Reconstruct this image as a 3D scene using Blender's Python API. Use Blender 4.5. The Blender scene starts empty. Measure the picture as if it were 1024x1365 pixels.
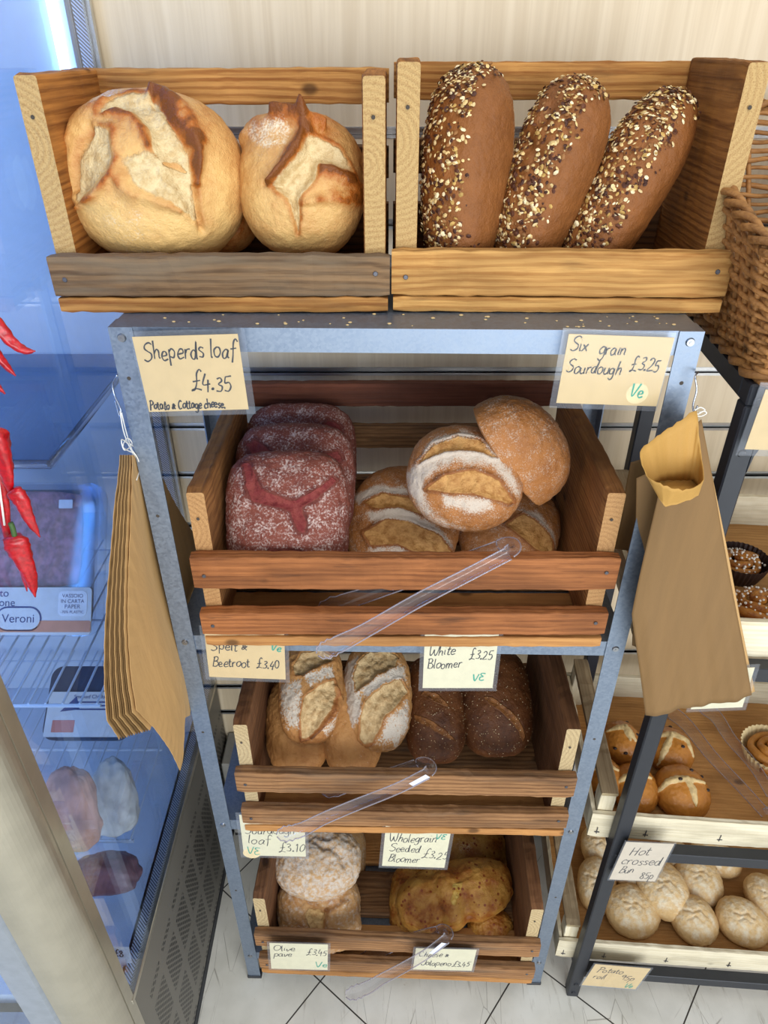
import bpy, math, random
import numpy as np
from mathutils import Vector, Matrix, Euler

# ------------------------------------------------------------------ camera, light, exposure
SC = bpy.context.scene
COL = SC.collection
F_PX, W_PX, H_PX, PITCH = 954.4, 1024, 1365, math.radians(33.366)
CAM = np.array([0.0, -0.766, 1.764])
cam_data = bpy.data.cameras.new('camera')
cam = bpy.data.objects.new('camera', cam_data); COL.objects.link(cam)
cam.location = CAM; cam.rotation_euler = (math.pi/2 - PITCH, 0, 0)
cam_data.sensor_fit = 'VERTICAL'; cam_data.sensor_height = 36.0
cam_data.lens = 36.0*F_PX/H_PX; cam_data.clip_start = 0.02
SC.camera = cam
SC.view_settings.view_transform = 'Standard'; SC.view_settings.look = 'None'
SC.view_settings.gamma = 1.0; SC.view_settings.use_curve_mapping = False
SC.view_settings.exposure = 0.0

world = bpy.data.worlds.new('world'); SC.world = world; world.use_nodes = True
wn = world.node_tree.nodes; wl = world.node_tree.links
bg = wn['Background']; bg.inputs[0].default_value = (0.86, 0.93, 1.0, 1); bg.inputs[1].default_value = 0.72

def area(name, loc, aim, size, size_y, power, color):
    d = bpy.data.lights.new(name, 'AREA'); d.shape = 'RECTANGLE'; d.size = size; d.size_y = size_y
    d.energy = power; d.color = color
    o = bpy.data.objects.new(name, d); COL.objects.link(o); o.location = loc
    o.rotation_euler = (Vector(aim)-Vector(loc)).to_track_quat('-Z', 'Y').to_euler()
    return o
area('shop_window_light', (0.9, -3.2, 1.15), (0, 0, 0.4), 3.2, 2.2, 118, (0.93, 0.97, 1.0))
area('ceiling_light', (0.25, -0.75, 2.75), (0.1, 0.1, 1.0), 1.3, 0.6, 9, (1.0, 0.92, 0.80))

# ------------------------------------------------------------------ helpers
RT = np.array([1.0, 0, 0]); FW = np.array([0, math.cos(PITCH), -math.sin(PITCH)]); UP = np.cross(RT, FW)
def ray(px, py): return RT*((px-W_PX/2)/F_PX) - UP*((py-H_PX/2)/F_PX) + FW
def at(px, py, axis, v):
    d = ray(px, py); t = (v-CAM[axis])/d[axis]; return CAM + d*t
def atY(px, py, y): return at(px, py, 1, y)
def atX(px, py, x): return at(px, py, 0, x)
def atZ(px, py, z): return at(px, py, 2, z)
def atP(px, py, p0, n):
    d = ray(px, py); t = np.dot(np.array(p0)-CAM, n)/np.dot(d, n); return CAM + d*t

def tag(o, label=None, cat=None, group=None, kind=None):
    if label: o['label'] = label
    if cat: o['category'] = cat
    if group: o['group'] = group
    if kind: o['kind'] = kind
    return o
def thing(name, label, cat, loc=(0, 0, 0), rz=0.0, group=None, rot=None):
    o = bpy.data.objects.new(name, None); COL.objects.link(o); o.empty_display_size = 0.03
    o.location = tuple(float(v) for v in loc); o.rotation_euler = rot if rot else (0, 0, rz)
    return tag(o, label, cat, group)
def obj(name, verts, faces, mat=None, parent=None, smooth=False, loc=None, rot=None, mats=None, fm=None):
    me = bpy.data.meshes.new(name)
    me.from_pydata([tuple(float(c) for c in v) for v in verts], [], [tuple(int(i) for i in f) for f in faces]); me.update()
    for m in (mats or [mat]):
        if m: me.materials.append(m)
    if fm is not None: me.polygons.foreach_set('material_index', fm)
    if smooth: me.polygons.foreach_set('use_smooth', [True]*len(me.polygons))
    o = bpy.data.objects.new(name, me); COL.objects.link(o)
    if parent: o.parent = parent
    if loc is not None: o.location = tuple(float(v) for v in loc)
    if rot is not None: o.rotation_euler = rot
    return o
def copy_tree(o, parent=None):
    c = o.copy(); COL.objects.link(c); c.parent = parent
    for ch in list(o.children): copy_tree(ch, c)
    return c
def link_copy(o): return copy_tree(o)

class MB:
    def __init__(s): s.v = []; s.f = []; s.m = []
    def add(s, v, f, m=0):
        n = len(s.v); s.v += [tuple(p) for p in v]; s.f += [tuple(i+n for i in q) for q in f]; s.m += [m]*len(f)
    def box(s, x0, x1, y0, y1, z0, z1, m=0, b=0.0):
        v, f = box_geo(x0, x1, y0, y1, z0, z1, b); s.add(v, f, m)
    def tube(s, pts, r, n=8, m=0, cap=True):
        v, f = tube_geo(pts, r, n, cap); s.add(v, f, m)
    def disc(s, c, nrm, r, n=12, h=0.001, m=0):
        nrm = np.array(nrm, float); nrm /= np.linalg.norm(nrm); a = np.cross(nrm, [0.3, 0.5, 0.8]); a /= np.linalg.norm(a); b = np.cross(nrm, a)
        c = np.array(c, float); v = []
        for k in range(n): v.append(c + r*(a*math.cos(k*2*math.pi/n)+b*math.sin(k*2*math.pi/n)))
        for k in range(n): v.append(c + h*nrm + 0.8*r*(a*math.cos(k*2*math.pi/n)+b*math.sin(k*2*math.pi/n)))
        f = [(k, (k+1) % n, n+(k+1) % n, n+k) for k in range(n)] + [tuple(range(n, 2*n))]
        s.add(v, f, m)
    def build(s, name, mat=None, parent=None, smooth=False, mats=None, **k):
        return obj(name, s.v, s.f, mat, parent, smooth, mats=mats, fm=(s.m if mats else None), **k)

def box_geo(x0, x1, y0, y1, z0, z1, b=0.0):
    if b <= 0:
        v = [(x, y, z) for x in (x0, x1) for y in (y0, y1) for z in (z0, z1)]
        return v, [(0, 1, 3, 2), (4, 6, 7, 5), (0, 4, 5, 1), (2, 3, 7, 6), (0, 2, 6, 4), (1, 5, 7, 3)]
    # chamfered box: 24 verts
    b = min(b, (x1-x0)/2.1, (y1-y0)/2.1, (z1-z0)/2.1)
    v = []; idx = {}
    X = (x0, x1); Y = (y0, y1); Z = (z0, z1); f = []
    for i in (0, 1):
        for j in (0, 1):
            for k in (0, 1):
                sx, sy, sz = (1 if i == 0 else -1)*b, (1 if j == 0 else -1)*b, (1 if k == 0 else -1)*b
                for ax, p in enumerate(((X[i], Y[j]+sy, Z[k]+sz), (X[i]+sx, Y[j], Z[k]+sz), (X[i]+sx, Y[j]+sy, Z[k]))):
                    idx[(i, j, k, ax)] = len(v); v.append(p)
    for s in (0, 1):
        q = [(s, 0, 0, 0), (s, 1, 0, 0), (s, 1, 1, 0), (s, 0, 1, 0)]; f.append([idx[a] for a in (q if s else q[::-1])])
        q = [(0, s, 0, 1), (0, s, 1, 1), (1, s, 1, 1), (1, s, 0, 1)]; f.append([idx[a] for a in (q if s else q[::-1])])
        q = [(0, 0, s, 2), (1, 0, s, 2), (1, 1, s, 2), (0, 1, s, 2)]; f.append([idx[a] for a in (q if s else q[::-1])])
    for i in (0, 1):
        for j in (0, 1):
            f.append([idx[(i, j, 0, 0)], idx[(i, j, 1, 0)], idx[(i, j, 1, 1)], idx[(i, j, 0, 1)]])
            f.append([idx[(i, 0, j, 0)], idx[(i, 1, j, 0)], idx[(i, 1, j, 2)], idx[(i, 0, j, 2)]])
            f.append([idx[(0, i, j, 1)], idx[(1, i, j, 1)], idx[(1, i, j, 2)], idx[(0, i, j, 2)]])
            for k in (0, 1): f.append([idx[(i, j, k, 0)], idx[(i, j, k, 1)], idx[(i, j, k, 2)]])
    return v, f
def frames(pts):
    P = np.array(pts, float); n = len(P); T = np.zeros_like(P)
    T[1:-1] = P[2:]-P[:-2]; T[0] = P[1]-P[0]; T[-1] = P[-1]-P[-2]
    T /= np.maximum(np.linalg.norm(T, axis=1, keepdims=True), 1e-9)
    a = np.array([0.0, 0, 1]) if abs(T[0][2]) < 0.9 else np.array([1.0, 0, 0])
    N = []
    nn = a-np.dot(a, T[0])*T[0]; nn /= np.linalg.norm(nn)
    for i in range(n):
        nn = nn-np.dot(nn, T[i])*T[i]; nn /= max(np.linalg.norm(nn), 1e-9); N.append(nn)
    N = np.array(N); B = np.cross(T, N); return P, T, N, B
def tube_geo(pts, r, n=8, cap=True):
    P, T, N, B = frames(pts); R = np.broadcast_to(np.array(r, float), (len(P),)) if np.ndim(r) < 2 else r
    v = []; f = []
    for i in range(len(P)):
        for k in range(n):
            a = 2*math.pi*k/n; v.append(P[i]+R[i]*(math.cos(a)*N[i]+math.sin(a)*B[i]))
    for i in range(len(P)-1):
        for k in range(n):
            f.append((i*n+k, i*n+(k+1) % n, (i+1)*n+(k+1) % n, (i+1)*n+k))
    if cap: f += [tuple(range(n))[::-1], tuple(range((len(P)-1)*n, len(P)*n))]
    return v, f
def smooth_path(pts, sub=6, closed=False):
    P = [np.array(p, float) for p in pts]; n = len(P)
    if n < 3: return np.array([P[0]+(P[1]-P[0])*t for t in np.linspace(0, 1, sub+1)])
    out = []; rng = range(n if closed else n-1)
    for i in rng:
        p1, p2 = P[i], P[(i+1) % n]
        p0 = P[i-1] if (i > 0 or closed) else 2*p1-p2
        p3 = P[(i+2) % n] if (i+2 < n or closed) else 2*p2-p1
        for t in np.arange(0, 1, 1.0/sub):
            out.append(0.5*((2*p1)+(p2-p0)*t+(2*p0-5*p1+4*p2-p3)*t*t+(3*p1-p0-3*p2+p3)*t**3))
    if not closed: out.append(P[-1])
    return np.array(out)
def sweep_profile(profile, pts_axis, closed=True):
    pass
def extrude_poly(poly, axis_fn, t0, t1):
    """poly: 2D list; axis_fn(u,v,t)->3D"""
    n = len(poly); v = [axis_fn(u, w, t0) for u, w in poly]+[axis_fn(u, w, t1) for u, w in poly]
    f = [(k, (k+1) % n, n+(k+1) % n, n+k) for k in range(n)]+[tuple(range(n))[::-1], tuple(range(n, 2*n))]
    return v, f

def _h(ix, iy, iz, seed):
    n = (ix*374761393+iy*668265263+iz*2147483647+seed*144665) & 0xffffffff
    n = ((n ^ (n >> 13))*1274126177) & 0xffffffff
    n = ((n ^ (n >> 16))*2246822519) & 0xffffffff
    return ((n ^ (n >> 15)) & 0xffff)/65535.0
def vnoise(P, seed=0):
    P = np.asarray(P, float)+100.0; i = np.floor(P).astype(np.int64); f = P-i; f = f*f*(3-2*f)
    r = 0
    for a in (0, 1):
        wx = f[:, 0] if a else 1-f[:, 0]
        for b in (0, 1):
            wy = f[:, 1] if b else 1-f[:, 1]
            for c in (0, 1):
                wz = f[:, 2] if c else 1-f[:, 2]
                r = r+wx*wy*wz*_h(i[:, 0]+a, i[:, 1]+b, i[:, 2]+c, seed)
    return r
def fbm(P, oct=4, seed=0):
    P = np.asarray(P, float); r = 0; a = 0.5; t = 0
    for o in range(oct): r = r+a*vnoise(P*(2**o), seed+o*17); t += a; a *= 0.5
    return r/t
def sstep(a, b, x): t = np.clip((x-a)/(b-a), 0, 1); return t*t*(3-2*t)

# ------------------------------------------------------------------ materials
def srgb(r, g, b):
    c = [v/255.0 for v in (r, g, b)]
    return tuple((v/12.92 if v <= 0.04045 else ((v+0.055)/1.055)**2.4) for v in c)+(1.0,)
class NT:
    def __init__(s, name):
        s.mat = bpy.data.materials.new(name); s.mat.use_nodes = True; s.t = s.mat.node_tree
        s.b = s.t.nodes['Principled BSDF']; s.out = s.t.nodes['Material Output']
    def n(s, typ, **k):
        nd = s.t.nodes.new(typ)
        for a, v in k.items(): setattr(nd, a, v)
        return nd
    def put(s, sock, v):
        if v is None: return
        if hasattr(v, 'is_linked') or hasattr(v, 'links'): s.t.links.new(v, sock)
        else: sock.default_value = v
    def coord(s, kind='Object'): return s.n('ShaderNodeTexCoord').outputs[kind]
    def mapping(s, vec, scale=(1, 1, 1), loc=(0, 0, 0), rot=(0, 0, 0)):
        m = s.n('ShaderNodeMapping'); s.put(m.inputs[0], vec); m.inputs['Location'].default_value = loc
        m.inputs['Rotation'].default_value = rot; m.inputs['Scale'].default_value = scale; return m.outputs[0]
    def noise(s, vec, scale, detail=3, rough=0.55, dist=0.0):
        m = s.n('ShaderNodeTexNoise'); s.put(m.inputs['Vector'], vec); m.inputs['Scale'].default_value = scale
        m.inputs['Detail'].default_value = detail; m.inputs['Roughness'].default_value = rough; m.inputs['Distortion'].default_value = dist
        return m.outputs['Fac']
    def voronoi(s, vec, scale, feature='F1', out='Distance'):
        m = s.n('ShaderNodeTexVoronoi', feature=feature); s.put(m.inputs['Vector'], vec); m.inputs['Scale'].default_value = scale
        return m.outputs[out]
    def ramp(s, fac, stops, interp='LINEAR'):
        m = s.n('ShaderNodeValToRGB'); s.put(m.inputs[0], fac); e = m.color_ramp.elements; m.color_ramp.interpolation = interp
        while len(e) < len(stops): e.new(0.5)
        for i, (p, c) in enumerate(stops): e[i].position = p; e[i].color = c if len(c) == 4 else tuple(c)+(1,)
        return m.outputs[0]
    def rng(s, v, a, b, c=0.0, d=1.0, smooth=True):
        m = s.n('ShaderNodeMapRange', interpolation_type='SMOOTHSTEP' if smooth else 'LINEAR'); s.put(m.inputs[0], v)
        for i, x in enumerate((a, b, c, d)): s.put(m.inputs[i+1], x)
        return m.outputs[0]
    def math(s, op, a, b=None, c=None):
        m = s.n('ShaderNodeMath', operation=op); s.put(m.inputs[0], a)
        if b is not None: s.put(m.inputs[1], b)
        if c is not None: s.put(m.inputs[2], c)
        return m.outputs[0]
    def mix(s, f, a, b, mode='MIX'):
        m = s.n('ShaderNodeMix', data_type='RGBA', blend_type=mode); s.put(m.inputs[0], f); s.put(m.inputs[6], a); s.put(m.inputs[7], b); return m.outputs[2]
    def bump(s, h, strength=0.3, dist=0.002, prev=None):
        m = s.n('ShaderNodeBump'); s.put(m.inputs['Height'], h); m.inputs['Strength'].default_value = strength; m.inputs['Distance'].default_value = dist
        if prev is not None: s.put(m.inputs['Normal'], prev)
        return m.outputs[0]
    def sep(s, c):
        m = s.n('ShaderNodeSeparateXYZ'); s.put(m.inputs[0], c); return m.outputs
    def attr(s, name):
        m = s.n('ShaderNodeAttribute'); m.attribute_name = name; return m.outputs['Color']
    def rand(s): return s.n('ShaderNodeObjectInfo').outputs['Random']
    def done(s, color=None, rough=0.5, metal=0.0, normal=None, spec=None):
        s.put(s.b.inputs['Base Color'], color); s.put(s.b.inputs['Roughness'], rough); s.put(s.b.inputs['Metallic'], metal)
        if normal is not None: s.put(s.b.inputs['Normal'], normal)
        if spec is not None: s.b.inputs['Specular IOR Level'].default_value = spec
        return s.mat

def m_plain(name, col, rough=0.5, metal=0.0, var=0.06, bump=0.0, scale=60, spec=None):
    t = NT(name); v = t.coord(); n = t.noise(v, scale, 3)
    c = t.mix(t.rng(n, 0.3, 0.7, 0, 1), tuple(x*(1-var) for x in col[:3])+(1,), tuple(min(1, x*(1+var)) for x in col[:3])+(1,))
    nb = t.bump(n, bump, 0.001) if bump else None
    return t.done(c, rough, metal, nb, spec)
def m_wood(name, light, dark, grey=None, grey_amt=0.0, ring=150.0, rough=0.75, contrast=1.0, end=None, burn=None):
    """grain along local X; darker stripes, knots, weathering by noise"""
    t = NT(name); v = t.coord(); rd = t.rand()
    off = t.n('ShaderNodeCombineXYZ'); t.put(off.inputs[0], t.math('MULTIPLY', rd, 7.0)); t.put(off.inputs[1], t.math('MULTIPLY_ADD', rd, 0.05, -0.06)); t.put(off.inputs[2], t.math('MULTIPLY_ADD', rd, 0.06, -0.085))
    add = t.n('ShaderNodeVectorMath', operation='ADD'); t.put(add.inputs[0], v); t.put(add.inputs[1], off.outputs[0]); p = add.outputs[0]
    warp = t.noise(t.mapping(p, (3, 14, 14)), 1.6, 3)
    s = t.sep(p)
    yy = t.math('ADD', s[1], t.math('MULTIPLY_ADD', warp, 0.012, -0.006)); zz = t.math('ADD', s[2], t.math('MULTIPLY_ADD', warp, 0.010, -0.005))
    r = t.math('SQRT', t.math('ADD', t.math('MULTIPLY', yy, yy), t.math('MULTIPLY', zz, zz)))
    w = t.math('SINE', t.math('MULTIPLY', r, ring*2*math.pi))
    rings = t.rng(w, -0.5, 1.0, 0, 1)
    fib = t.noise(t.mapping(p, (7, 320, 320)), 1.0, 4, 0.65)
    fac = t.math('ADD', t.math('MULTIPLY', rings, 0.45*contrast), t.math('MULTIPLY', t.rng(fib, 0.3, 0.75), 0.6))
    c = t.mix(fac, light, dark)
    big = t.noise(t.mapping(p, (6, 22, 22)), 1.0, 3)
    c = t.mix(t.rng(big, 0.35, 0.75, 0, 0.55), c, tuple(x*0.5 for x in dark[:3])+(1,))
    tone = t.math('MULTIPLY_ADD', rd, 0.35, 0.82)
    c = t.mix(1.0, c, t.n('ShaderNodeCombineColor').outputs[0], 'MIX') if False else c
    hv = t.n('ShaderNodeHueSaturation'); t.put(hv.inputs['Color'], c); t.put(hv.inputs['Value'], tone); c = hv.outputs[0]
    if grey: c = t.mix(t.rng(t.noise(t.mapping(p, (5, 40, 40)), 1.0, 4), 0.62-grey_amt*0.5, 0.8-grey_amt*0.35, 0, min(1, 0.35+grey_amt)), c, grey)
    # knots
    vk = t.voronoi(t.mapping(p, (9, 14, 14)), 1.0)
    c = t.mix(t.rng(vk, 0.05, 0.13, 0.75, 0.0), c, tuple(x*0.18 for x in dark[:3])+(1,))
    if burn: c = t.mix(t.rng(t.noise(t.mapping(p, (10, 70, 70)), 1.0, 3), 0.6, 0.72, 0, burn), c, (0.02, 0.012, 0.008, 1))
    if end:
        end = tuple(x*0.72 for x in end[:3])+(1,)
        g = t.n('ShaderNodeNewGeometry'); tr = t.n('ShaderNodeVectorTransform', vector_type='NORMAL', convert_from='WORLD', convert_to='OBJECT')
        t.put(tr.inputs[0], g.outputs['True Normal']); nx = t.math('ABSOLUTE', t.sep(tr.outputs[0])[0])
        ec = t.mix(t.rng(w, -0.2, 0.9, 0, 0.45), end, tuple(a_*0.6+b_*0.4 for a_, b_ in zip(end, dark)))
        ec = t.mix(t.rng(t.noise(p, 700, 2), 0.45, 0.7, 0, 0.4), ec, dark)
        c = t.mix(t.rng(nx, 0.7, 0.9), c, ec)
    nb = t.bump(t.math('ADD', fib, t.math('MULTIPLY', rings, 0.5)), 0.55, 0.0012)
    return t.done(c, rough, 0, nb, 0.3)

def m_bread(name, light, dark, crumb, flour=(0.86, 0.82, 0.76, 1), fl_scale=420, fl_soft=0.22, rough=0.6, spots=None, crumb2=None, bump=0.5, nb=0.9):
    t = NT(name); v = t.coord(); a = t.sep(t.attr('mask'))
    n1 = t.noise(v, 26, 5, 0.6); n2 = t.noise(v, 170, 4, 0.6)
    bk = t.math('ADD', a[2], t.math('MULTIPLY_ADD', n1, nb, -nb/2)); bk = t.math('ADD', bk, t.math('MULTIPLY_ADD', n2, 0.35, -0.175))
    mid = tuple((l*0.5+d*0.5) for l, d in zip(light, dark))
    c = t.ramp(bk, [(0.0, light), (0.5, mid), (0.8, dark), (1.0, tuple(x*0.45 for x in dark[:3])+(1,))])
    n3 = t.noise(v, 90, 5, 0.65)
    cr = t.mix(t.rng(n3, 0.35, 0.7), crumb, crumb2 or tuple(x*0.68 for x in crumb[:3])+(1,))
    cm = t.rng(t.math('ADD', a[0], t.math('MULTIPLY_ADD', n2, 0.5, -0.25)), 0.35, 0.65)
    c = t.mix(cm, c, cr)
    nf = t.noise(v, fl_scale, 3, 0.65); nf2 = t.noise(v, 60, 3)
    fl = t.math('ADD', a[1], t.math('ADD', t.math('MULTIPLY_ADD', nf, 1.5, -0.75), t.math('MULTIPLY_ADD', nf2, 0.8, -0.4)))
    c = t.mix(t.rng(fl, 0.5-fl_soft, 0.5+fl_soft, 0, 0.92), c, flour)
    if spots:
        sp = t.voronoi(v, spots[0]); c = t.mix(t.rng(sp, spots[1]*0.7, spots[1], 1, 0), c, spots[2])
    h = t.math('ADD', t.math('MULTIPLY', n2, 1.0), t.math('MULTIPLY', t.noise(v, 520, 3), 0.5))
    h = t.math('ADD', h, t.math('MULTIPLY', t.math('MULTIPLY', n3, cm), 2.0))
    return t.done(c, rough, 0, t.bump(h, min(1.0, bump*1.6), 0.0022), 0.35)

def m_clear(name, tint=(0.95, 0.97, 1.0, 1), rough=0.05, refl=1.0, ior=1.45, body=0.0, bodycol=(0.8, 0.8, 0.85, 1)):
    t = NT(name); t.t.nodes.remove(t.b)
    tr = t.n('ShaderNodeBsdfTransparent'); tr.inputs[0].default_value = tint
    gl = t.n('ShaderNodeBsdfGlossy'); gl.inputs['Roughness'].default_value = rough
    lw = t.n('ShaderNodeLayerWeight'); lw.inputs[0].default_value = 0.5; f0 = ((ior-1)/(ior+1))**2; fres = t.math('MULTIPLY_ADD', t.math('POWER', lw.outputs['Facing'], 5.0), 1-f0, f0)
    base = tr.outputs[0]
    if body:
        df = t.n('ShaderNodeBsdfDiffuse'); df.inputs[0].default_value = bodycol
        mx0 = t.n('ShaderNodeMixShader'); mx0.inputs[0].default_value = body; t.t.links.new(base, mx0.inputs[1]); t.t.links.new(df.outputs[0], mx0.inputs[2]); base = mx0.outputs[0]
    mx = t.n('ShaderNodeMixShader'); t.put(mx.inputs[0], t.math('MINIMUM', t.math('MULTIPLY', fres, refl), 1.0)); t.t.links.new(base, mx.inputs[1]); t.t.links.new(gl.outputs[0], mx.inputs[2])
    t.t.links.new(mx.outputs[0], t.out.inputs[0]); return t.mat
def m_emit(name, col, strength):
    t = NT(name); t.b.inputs['Base Color'].default_value = col; t.b.inputs['Emission Color'].default_value = col; t.b.inputs['Emission Strength'].default_value = strength; return t.mat
def m_galv():
    t = NT('galvanised_steel'); v = t.coord()
    vo = t.n('ShaderNodeTexVoronoi'); t.put(vo.inputs['Vector'], v); vo.inputs['Scale'].default_value = 330
    sp = t.sep(vo.outputs['Color'])[0]; n = t.noise(v, 12, 4)
    c = t.mix(t.math('MULTIPLY_ADD', sp, 0.5, t.math('MULTIPLY', n, 0.5)), srgb(112, 126, 146), srgb(146, 158, 174))
    return t.done(c, t.math('MULTIPLY_ADD', sp, 0.12, 0.38), 0.75, t.bump(n, 0.08, 0.002))
def m_paper(name, col, streak=0.25):
    t = NT(name); v = t.coord(); n = t.noise(t.mapping(v, (60, 60, 5)), 1.0, 4); n2 = t.noise(v, 900, 2); n3 = t.noise(t.mapping(v, (30, 30, 9)), 1.0, 3)
    c = t.mix(t.rng(n, 0.3, 0.7, 0, streak), col, tuple(x*0.72 for x in col[:3])+(1,)); c = t.mix(t.rng(n2, 0.4, 0.7, 0, 0.12), c, tuple(x*0.6 for x in col[:3])+(1,))
    return t.done(c, 0.62, 0, t.bump(n3, 0.35, 0.004), 0.3)
def m_floor():
    t = NT('floor_vinyl_tiles'); v = t.coord(); rot = math.radians(-39)
    p = t.mapping(v, (1, 1, 1), (0, 0, 0), (0, 0, 0))
    d1 = (0.78, -0.6258); d2 = (-0.6258, -0.78); s = t.sep(p); S = 0.333
    def ax(d, o):
        u = t.math('ADD', t.math('MULTIPLY', s[0], d[0]), t.math('MULTIPLY', s[1], d[1])); u = t.math('DIVIDE', t.math('ADD', u, -o), S)
        fr = t.math('FRACT', t.math('ADD', u, 100.0)); return t.math('ABSOLUTE', t.math('SUBTRACT', fr, 0.5)), t.math('FLOOR', t.math('ADD', u, 100.0))
    o1 = -0.143*d1[0]+-0.003*d1[1]; o2 = -0.143*d2[0]+-0.003*d2[1]
    a, ia = ax(d1, o1); b, ib = ax(d2, o2)
    line = t.math('MAXIMUM', t.rng(a, 0.494, 0.497), t.rng(b, 0.494, 0.497))
    base = t.mix(t.rng(t.noise(v, 9, 4), 0.3, 0.7), srgb(214, 211, 200), srgb(232, 229, 219))
    base = t.mix(t.rng(t.noise(t.mapping(v, (70, 9, 1), rot=(0, 0, 0.5)), 1.0, 5, 0.7), 0.56, 0.72, 0, 0.45), base, srgb(150, 140, 122))
    base = t.mix(t.rng(t.noise(v, 30, 5, 0.7), 0.66, 0.75, 0, 0.5), base, srgb(168, 140, 104))
    scr = t.voronoi(t.mapping(v, (14, 3.5, 1), rot=(0, 0, 0.6)), 1.0, 'DISTANCE_TO_EDGE')
    base = t.mix(t.math('MULTIPLY', t.rng(scr, 0.0, 0.008, 0.6, 0), t.rng(t.noise(v, 6, 2), 0.5, 0.6)), base, srgb(120, 110, 98))
    c = t.mix(line, base, srgb(58, 54, 50))
    return t.done(c, 0.34, 0, t.bump(line, -0.3, 0.001), 0.45)
def m_laminate_wall():
    t = NT('maple_laminate'); v = t.coord(); s = t.sep(v)
    bx = t.math('FLOOR', t.math('MULTIPLY', s[0], 7.0)); bz = t.math('FLOOR', t.math('MULTIPLY', s[2], 9.0))
    cmb = t.n('ShaderNodeCombineXYZ'); t.put(cmb.inputs[0], bx); wn_ = t.n('ShaderNodeTexWhiteNoise', noise_dimensions='3D'); t.put(wn_.inputs[0], cmb.outputs[0])
    g = t.noise(t.mapping(v, (60, 1, 2.2)), 1.0, 4, 0.6, 0.6); g2 = t.noise(t.mapping(v, (160, 1, 3)), 1.0, 3)
    c = t.mix(t.rng(g, 0.3, 0.7), srgb(226, 208, 178), srgb(212, 192, 160))
    c = t.mix(t.rng(g2, 0.55, 0.75, 0, 0.14), c, srgb(190, 168, 138))
    hv = t.n('ShaderNodeHueSaturation'); t.put(hv.inputs['Color'], c); t.put(hv.inputs['Value'], t.math('MULTIPLY_ADD', wn_.outputs[0], 0.06, 0.97))
    return t.done(hv.outputs[0], 0.42, 0, t.bump(g2, 0.08, 0.0006), 0.4)
def m_perf():
    t = NT('perforated_grey_steel'); v = t.coord(); s = t.sep(v)   # y along depth, z up; slots in blocks
    def blk(x, per, lo, hi):
        f = t.math('FRACT', t.math('DIVIDE', x, per)); return t.math('MULTIPLY', t.math('GREATER_THAN', f, lo), t.math('LESS_THAN', f, hi))
    inb = t.math('MULTIPLY', blk(t.math('ADD', s[1], 1.03), 0.075, 0.1, 0.86), blk(t.math('ADD', s[2], 0.985), 0.15, 0.12, 0.9))
    inb = t.math('MULTIPLY', inb, t.math('MULTIPLY', t.math('LESS_THAN', s[2], 0.40), t.math('GREATER_THAN', s[1], -0.2)))
    row = t.math('MULTIPLY', t.math('FRACT', t.math('MULTIPLY', t.math('FLOOR', t.math('DIVIDE', t.math('ADD', s[2], 5), 0.0085)), 0.5)), 0.011)
    fy = t.math('SUBTRACT', t.math('FRACT', t.math('DIVIDE', t.math('ADD', t.math('ADD', s[1], 5), row), 0.011)), 0.5)
    fz = t.math('SUBTRACT', t.math('FRACT', t.math('DIVIDE', t.math('ADD', s[2], 5), 0.0085)), 0.5)
    d = t.math('SQRT', t.math('ADD', t.math('MULTIPLY', fy, fy), t.math('MULTIPLY', t.math('MULTIPLY', fz, fz), 0.8)))
    hole = t.math('MULTIPLY', t.rng(d, 0.30, 0.38, 1, 0), inb)
    c = t.mix(hole, srgb(118, 114, 106), (0.006, 0.006, 0.006, 1))
    return t.done(c, 0.5, t.math('MULTIPLY_ADD', hole, -0.3, 0.3), t.bump(hole, -0.5, 0.002))
def m_attrcol(name, rough=0.7):
    t = NT(name); return t.done(t.attr('col'), rough, 0, None, 0.3)

M = {}
M['galv'] = m_galv()
M['bolt'] = m_plain('zinc_bolt', srgb(150, 154, 160), 0.3, 0.9)
M['black_plastic'] = m_plain('black_plastic', srgb(34, 36, 42), 0.5)
M['black_steel'] = m_plain('black_powder_coat', srgb(36, 39, 46), 0.45, 0.1)
M['lam_wall'] = m_laminate_wall(); M['floor'] = m_floor()
M['alu'] = m_plain('aluminium_rail', srgb(196, 196, 194), 0.3, 0.8)
M['groove'] = m_plain('dark_groove', srgb(70, 62, 54), 0.8)
M['boxing'] = m_plain('grey_painted_board', srgb(150, 148, 142), 0.6)
M['skirt'] = m_plain('dark_skirting', srgb(38, 36, 34), 0.6)
gold = dict(light=srgb(206, 152, 84), dark=srgb(140, 84, 34), end=srgb(222, 184, 122))
M['wood_gold'] = m_wood('golden_pine', grey=srgb(120, 92, 60), grey_amt=0.05, burn=0.25, **gold)
M['wood_pale'] = m_wood('pale_golden_pine', srgb(220, 170, 100), srgb(158, 104, 48), end=srgb(226, 188, 126), burn=0.3)
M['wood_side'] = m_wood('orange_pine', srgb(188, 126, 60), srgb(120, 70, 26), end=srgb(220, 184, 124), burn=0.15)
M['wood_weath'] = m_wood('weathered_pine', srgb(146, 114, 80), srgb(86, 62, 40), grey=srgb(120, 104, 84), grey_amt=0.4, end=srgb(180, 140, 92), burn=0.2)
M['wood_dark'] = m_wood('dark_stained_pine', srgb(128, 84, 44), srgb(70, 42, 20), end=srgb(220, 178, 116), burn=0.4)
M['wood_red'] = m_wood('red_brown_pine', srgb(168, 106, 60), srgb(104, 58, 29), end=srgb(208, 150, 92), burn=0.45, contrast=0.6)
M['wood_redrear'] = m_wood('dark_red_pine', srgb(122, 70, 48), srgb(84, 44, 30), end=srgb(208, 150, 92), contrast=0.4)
M['wood_redside'] = m_wood('brown_pine_side', srgb(168, 116, 66), srgb(104, 62, 30), end=srgb(214, 164, 108), contrast=0.8)
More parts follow.
